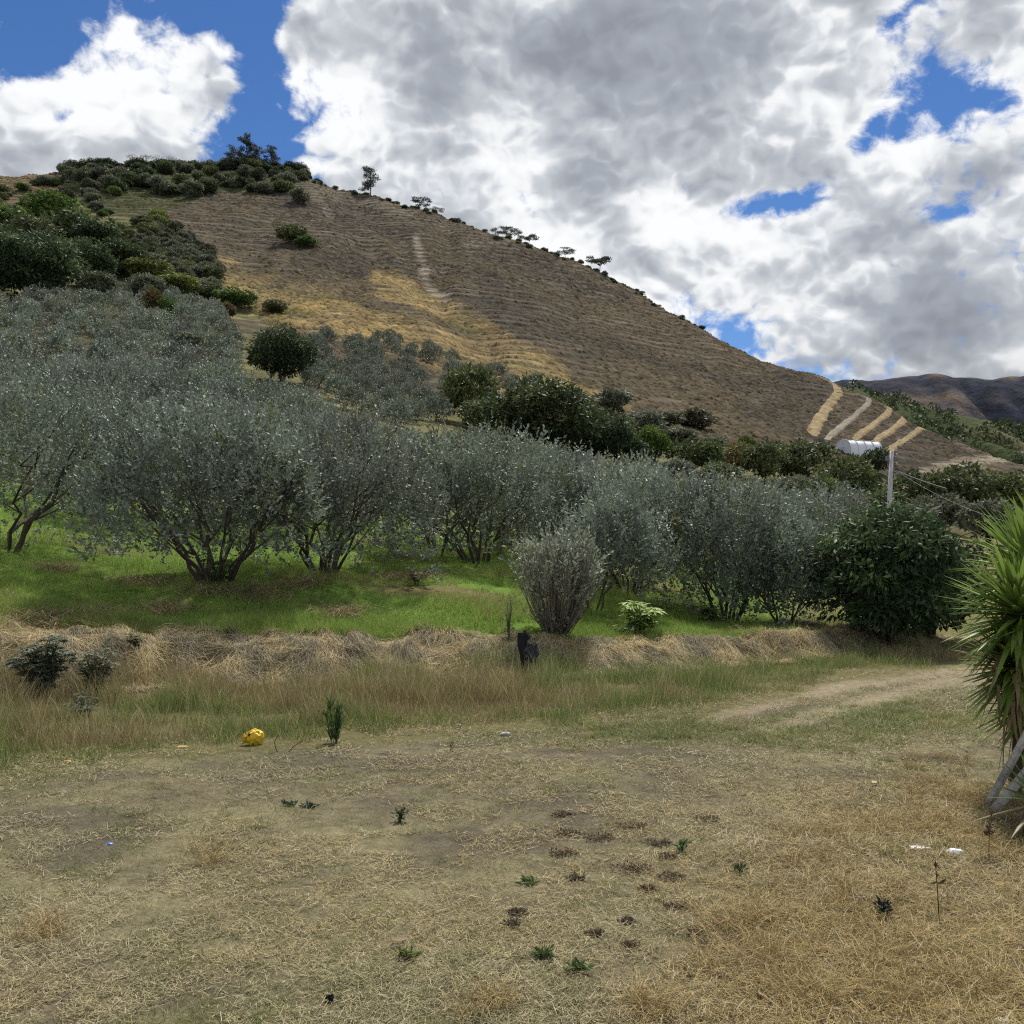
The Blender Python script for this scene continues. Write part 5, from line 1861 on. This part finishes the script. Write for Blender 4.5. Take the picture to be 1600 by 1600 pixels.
def lying_straw():
    n = 285000
    P, _ = sample_fg(n, 2.7, 14.5)
    px, py, t = cover(P)
    dens = fbm(P[:, 0] * 0.8, P[:, 1] * 0.8, 3, 501) * 0.45 + fbm(P[:, 0] * 4.2, P[:, 1] * 4.2, 3, 511) * 0.55
    tr = np.minimum(linedist(TRACK_A, px, py), linedist(TRACK_B, px, py))
    right = smoothstep(900, 1350, px) * smoothstep(1180, 1330, py)
    keep = (t < -1.2) & (py > front_row(px) - 25) & (dens + 0.14 * right > 0.42 + 0.12 * rng.random(n)) & ((tr > 9) | (rng.random(n) < 0.2))
    P, px, py, dens = P[keep], px[keep], py[keep], dens[keep]
    n = len(P)
    z0 = terrain(P[:, 0], P[:, 1])
    an = rng.random(n) * np.pi * 2
    el = np.abs(rng.normal(size=n)) * 0.28
    right = smoothstep(900, 1400, px) * smoothstep(1180, 1330, py)
    L = (0.020 + 0.045 * rng.random(n) ** 2.0) * (1 + 0.9 * right)
    dv = np.stack([np.cos(an) * np.cos(el), np.sin(an) * np.cos(el), np.sin(el)], -1)
    sd = np.stack([-np.sin(an), np.cos(an), rng.normal(size=n) * 0.3], -1)
    w = 0.0014 + 0.0016 * rng.random(n)
    w *= np.clip(P[:, 1] / 4.5, 1, 2.4)
    b = np.stack([P[:, 0], P[:, 1], z0 + 0.004 + 0.018 * rng.random(n) * (0.4 + right)], -1)
    e = b + dv * L[:, None]
    v = np.stack([b - sd * (w / 2)[:, None], b + sd * (w / 2)[:, None], e + sd * (w / 4)[:, None], e - sd * (w / 4)[:, None]], 1).reshape(-1, 3)
    q = np.arange(4 * n).reshape(n, 4)
    gold = fbm(P[:, 0] * 0.6 + 9, P[:, 1] * 0.6, 3, 521)
    c = lerp(np.broadcast_to(np.array((0.34, 0.30, 0.172)), (n, 3)), np.array((0.36, 0.28, 0.122)), np.clip(smoothstep(0.45, 0.65, gold) * 0.6 + 0.6 * right, 0, 1))
    c = c * (0.4 + 0.95 * rng.random((n, 1)))
    pale = rng.random(n) < 0.08
    c[pale] = np.array((0.50, 0.44, 0.31))
    dk = rng.random(n) < 0.12
    c[dk] = np.array((0.12, 0.09, 0.065))
    obj('dry_straw', make_mesh('dry_straw', v, q, np.repeat(c, 4, axis=0), M_straw), kind='stuff', label='short dead straw lying over the trampled ground', cat='grass')


def short_grass():
    """cropped tufts: each a fan of short blades, dry, olive or green by place"""
    P, _ = sample_fg(17000, 2.7, 15)
    P2, _ = sample_fg(9000, 8.0, 14.5, 860, 1560)
    z2 = terrain(P2[:, 0], P2[:, 1])
    ax_, ay_ = proj(P2[:, 0], P2[:, 1], z2)
    P = np.vstack([P, P2[green_patch(ax_, ay_) > rng.random(len(P2))]])
    m = len(P)
    px, py, t = cover(P)
    a = fbm(P[:, 0] * 1.1, P[:, 1] * 1.1, 4, 531)
    g = fbm(P[:, 0] * 0.9 + 4, P[:, 1] * 0.9, 3, 551) * 0.6 + fbm(P[:, 0] * 3.5, P[:, 1] * 3.5 + 3, 3, 556) * 0.4
    right = smoothstep(950, 1350, px) * smoothstep(1180, 1300, py)
    patch = green_patch(px, py)
    tr = np.minimum(linedist(TRACK_A, px, py), linedist(TRACK_B, px, py))
    keep = (t < -1.0) & (py > front_row(px) - 20) & ((a + 0.1 * right + 0.25 * patch) > 0.26 + 0.16 * rng.random(m)) & ((tr > 9) | (rng.random(m) < 0.2))
    P, px, py, g, right, patch, a = P[keep], px[keep], py[keep], g[keep], right[keep], patch[keep], a[keep]
    m = len(P)
    nb = (12 + 30 * rng.random(m) ** 1.5 * (0.6 + smoothstep(0.4, 0.6, a))).astype(int)
    idx = np.repeat(np.arange(m), nb)
    n = len(idx)
    spread = (0.012 + 0.05 * rng.random(m) ** 1.6) * np.clip(P[:, 1] / 5, 1, 1.6)
    off = rng.normal(size=(n, 2)) * spread[idx][:, None]
    Q = P[idx] + off
    size = (0.018 + 0.045 * rng.random(m) ** 2.5) * (1 + 0.8 * right + 0.7 * patch)
    h = size[idx] * (0.6 + 0.8 * rng.random(n))
    far = np.clip(Q[:, 1] / 4.5, 1, 2.6)
    w = (0.0022 + 0.0018 * rng.random(n)) * far
    gr = np.clip((0.10 + smoothstep(0.42, 0.58, g) * 0.8) * (1 - 0.7 * right) + patch * 0.9, 0, 1)
    isg = (rng.random(m) < gr)
    tone = 0.65 + 0.6 * rng.random(m)
    tc = np.where(rng.random((m, 1)) < 0.35, np.array((0.36, 0.285, 0.14)), np.array((0.30, 0.265, 0.15)))
    tc = lerp(tc, np.array((0.39, 0.285, 0.115)), np.clip(right, 0, 1) * 0.8)
    gc = np.where(rng.random((m, 1)) < 0.5, np.array((0.18, 0.22, 0.06)), np.array((0.245, 0.25, 0.095)))
    c = np.where(isg[:, None], gc, tc) * tone[:, None]
    c = c[idx] * (0.6 + 0.65 * rng.random((n, 1)))
    blades('short_grass', 'short cropped half-dry grass tufts over the field', Q, h, w, 0.4 + 1.5 * rng.random(n), c, M_grass, tri=True)


def gold_tufts():
    """longer dead grass in the lower right and scattered straw-yellow tufts"""
    cs = [(1470, 1400, 60), (1320, 1390, 45), (1500, 1260, 60), (1460, 1240, 50), (1350, 1450, 50), (1400, 1490, 60), (1530, 1530, 70), (1330, 1545, 60), (1440, 1580, 50), (1180, 1425, 60), (1150, 1450, 40), (1190, 1490, 50), (70, 1460, 26), (760, 1580, 40), (330, 1340, 26), (1100, 1520, 40), (1530, 1300, 50), (1570, 1330, 40), (1240, 1560, 40), (1290, 1300, 40), (1390, 1290, 50), (1010, 1580, 30), (1560, 1250, 40), (1500, 1190, 40), (1440, 1200, 40), (1480, 1130, 30), (1250, 1350, 40)]
    Ps, hs, cc = [], [], []
    for (px, py, r) in cs:
        for k in range(int(r / 6)):
            a, b = px + rng.normal() * r * 0.7, py + rng.normal() * r * 0.3
            if b < 1100:
                continue
            d = EYE * F / (b - HY)
            m = rng.integers(35, 85)
            x0 = (a - 800) / F * d
            p = rng.normal(size=(m, 2)) * 0.035 + np.array((x0, d))
            Ps.append(p)
            hs.append((0.05 + 0.09 * rng.random(m)) * (0.7 + 0.6 * rng.random()))
            cc.append(np.array((0.37, 0.28, 0.13)) * (0.55 + 0.6 * rng.random((m, 1))))
    P, h, c = np.concatenate(Ps), np.concatenate(hs), np.concatenate(cc)
    n = len(P)
    blades('golden_grass', 'golden dead grass tufts in the lower right of the field', P, h, 0.0022 + 0.002 * rng.random(n), 0.5 + 1.4 * rng.random(n), c, M_straw)


def tall_grass():
    n = 128000
    px = rng.uniform(-120, 1500, n)
    fr = front_row(px) + 34 * (fbm(px / 60, px * 0, 3, 615) - 0.5)
    d0 = EYE * F / (fr - HY)
    d1 = np.interp(px, UG, CG) - 0.75
    f = rng.random(n) ** 0.85
    d = d0 + (d1 - d0) * f
    P = np.stack([(px - 800) / F * d, d], -1)
    a = fbm(P[:, 0] * 0.9, P[:, 1] * 1.2, 4, 601)
    thin = np.interp(px, [-100, 1050, 1180, 1320, 1500], [1, 1, 0.75, 0.8, 0.6])
    keep = (a > 0.30 + 0.2 * rng.random(n)) & (rng.random(n) < thin) & (d1 > d0)
    P, px, f, a = P[keep], px[keep], f[keep], a[keep]
    n = len(P)
    h = (0.10 + 0.24 * rng.random(n)) * (0.55 + 0.9 * smoothstep(0.35, 0.65, fbm(P[:, 0] * 2.2, P[:, 1] * 2.2, 3, 617))) * smoothstep(-0.2, 0.4, f) * np.interp(px, [-100, 1000, 1200, 1500], [1.0, 1.0, 0.7, 0.55])
    g = fbm(P[:, 0] * 0.55 + 3, P[:, 1] * 0.8, 3, 611)
    gx = np.interp(px, [0, 300, 800, 900, 1000, 1150, 1250, 1310, 1400], [0.05, -0.01, 0.0, 0.14, 0.28, 0.16, 0.32, 0.25, -0.05])
    gr = smoothstep(0.46, 0.62, g + gx)
    brown = np.where(rng.random((n, 1)) < 0.55, np.array((0.29, 0.225, 0.115)), np.array((0.245, 0.225, 0.10)))
    c = lerp(brown, np.array((0.165, 0.22, 0.06)), gr * (rng.random(n) < 0.85)) * (0.6 + 0.7 * rng.random((n, 1)))
    pale = rng.random(n) < 0.07
    h = np.where(pale, h * 1.25, h)
    c[pale] = np.array((0.45, 0.38, 0.21))
    blades('tall_grass', 'strip of tall olive and brown grass in front of the hay bank', P, h, 0.003 + 0.003 * rng.random(n), 0.15 + 0.75 * rng.random(n) ** 1.5, c, M_grass)


def hay():
    n = 92000
    px = rng.uniform(-120, 1560, n)
    cr = np.interp(px, UG, CG)
    t = -1.25 + 1.75 * rng.random(n)
    d = cr + t
    x = (px - 800) / F * d
    a = fbm(x * 1.6, d * 1.6, 3, 701)
    keep = (a > 0.30) & (fbm(x * 5.5, d * 5.5, 2, 707) > 0.22 + 0.12 * rng.random(n)) & ((t < 0.25 + 0.5 * (fbm(x * 0.9, d, 2, 705) - 0.5)))
    keep &= ~((px < 110) & (rng.random(n) < 0.5)) & ~((px > 1420) & (rng.random(n) < 0.6))
    x, d, px, a = x[keep], d[keep], px[keep], a[keep]
    n = len(x)
    # strands drape down over the lumps
    an = np.where(rng.random(n) < 0.75, -np.pi / 2 + rng.normal(size=n) * 0.4 + 4.5 * (fbm(x * 2.0, d * 2.0, 2, 711) - 0.5), rng.random(n) * 6.28)
    L = 0.09 + 0.26 * rng.random(n)
    K = 3
    s = np.linspace(0, 1, K)
    X = x[:, None] + np.cos(an)[:, None] * L[:, None] * s
    Y = d[:, None] + np.sin(an)[:, None] * L[:, None] * s
    Z = terrain(X, Y) + 0.015 + (0.05 * rng.random(n) ** 2)[:, None] + (0.04 * rng.random(n))[:, None] * np.sin(s * np.pi)[None]
    P = np.stack([X, Y, Z], -1)
    w = (0.0025 + 0.003 * rng.random(n))[:, None, None] * np.array([1, 0.9, 0.4])[None, :, None]
    sd = np.stack([-np.sin(an), np.cos(an), rng.normal(size=n) * 0.4], -1)[:, None, :] * w
    v = np.stack([P + sd / 2, P - sd / 2], 2).reshape(-1, 3)       # n,K,2
    o = np.arange(n)[:, None, None] * K * 2
    k = np.arange(K - 1)[None, :, None] * 2
    q = (o + k + np.array([0, 1, 3, 2])[None, None]).reshape(-1, 4)
    lump = fbm(x * 4.0, d * 4.0, 3, 721)
    c = lerp(np.broadcast_to(np.array((0.50, 0.41, 0.225)), (n, 3)), np.array((0.27, 0.24, 0.17)), smoothstep(0.45, 0.62, lump) * 0.9) * (0.6 + 0.6 * rng.random((n, 1)))
    obj('cut_hay', make_mesh('cut_hay', v, q, np.repeat(c, K * 2, axis=0), M_straw), kind='stuff', label='matted cut hay draped over the low bank', cat='hay')


def terrace_grass():
    n = 210000
    px = rng.uniform(-120, 1450, n)
    cr = np.interp(px, UG, CG)
    d = cr + 0.15 + 13.0 * rng.random(n) ** 1.6
    P = np.stack([(px - 800) / F * d, d], -1)
    g = fbm(P[:, 0] * 0.35, P[:, 1] * 0.7, 3, 141)
    a = fbm(P[:, 0] * 1.3, P[:, 1] * 1.3, 3, 801)
    tr_d = np.min([np.hypot(P[:, 0] - q[0], P[:, 1] - q[1]) for q in NEAR], axis=0)
    keep = (g > 0.20 + 0.10 * rng.random(n)) & (a > 0.28) & ((px < 1190) | (rng.random(n) < 0.25)) & (tr_d > 0.25)
    P, px, d, g = P[keep], px[keep], d[keep], g[keep]
    n = len(P)
    h = (0.07 + 0.11 * rng.random(n)) * (0.7 + 0.6 * smoothstep(0.4, 0.6, fbm(P[:, 0] * 0.8, P[:, 1] * 0.8, 3, 811)))
    c = np.array((0.21, 0.31, 0.06)) * (0.68 + 0.65 * rng.random((n, 1)))
    yel = rng.random(n) < 0.14 + 0.35 * (g < 0.45)
    c[yel] = np.array((0.30, 0.25, 0.11)) * (0.7 + 0.5 * rng.random((yel.sum(), 1)))
    blades('green_grass', 'fresh green grass on the terrace under the orchard trees', P, h, 0.006 + 0.006 * rng.random(n), 0.2 + 0.8 * rng.random(n), c, M_grass, tri=True)
    q = rng.uniform(0, 1, 30000)
    px = rng.uniform(-120, 1480, 30000)
    d = np.interp(px, UG, CG) + 0.3 + 11 * q ** 1.5
    P = np.stack([(px - 800) / F * d, d], -1)
    g = fbm(P[:, 0] * 0.35, P[:, 1] * 0.7, 3, 141)
    P = P[(g < 0.32) | (rng.random(30000) < 0.05) | (px > 1190)]
    n = len(P)
    c = np.where(rng.random((n, 1)) < 0.7, np.array((0.34, 0.26, 0.14)), np.array((0.20, 0.165, 0.11))) * (0.6 + 0.6 * rng.random((n, 1)))
    blades('dry_grass', 'thin dead grass on the bare patches of the terrace', P, 0.05 + 0.12 * rng.random(n), 0.006 + 0.006 * rng.random(n), 0.8 + 2.2 * rng.random(n), c, M_straw, tri=True)
    # raked heaps of dry grass on the terrace
    hp = [(230, 915, 70), (90, 890, 40), (410, 930, 60), (470, 915, 40), (640, 905, 60), (255, 955, 50), (530, 960, 50), (940, 918, 50), (1040, 925, 60), (330, 925, 60), (150, 960, 50), (80, 975, 60), (1010, 900, 60), (1240, 980, 90), (1330, 1000, 80), (590, 850, 60), (640, 870, 50), (880, 935, 40), (1200, 995, 60)]
    Ps = []
    for (a_, b_, r) in hp:
        x, y, z = hit(a_, b_, 12)
        m = int(r * 9)
        p = rng.normal(size=(m, 2)) * np.array((r / F * y * 0.4, 0.25)) + np.array((x, y))
        Ps.append(p)
    P = np.concatenate(Ps)
    n = len(P)
    c = np.where(rng.random((n, 1)) < 0.6, np.array((0.40, 0.30, 0.16)), np.array((0.24, 0.20, 0.14))) * (0.6 + 0.6 * rng.random((n, 1)))
    blades('raked_grass', 'raked heaps of dead grass between the orchard trees', P, 0.10 + 0.14 * rng.random(n), 0.006 + 0.005 * rng.random(n), 1.2 + 2.5 * rng.random(n), c, M_straw, cat='hay')


lying_straw()
short_grass()
gold_tufts()
tall_grass()
hay()
terrace_grass()
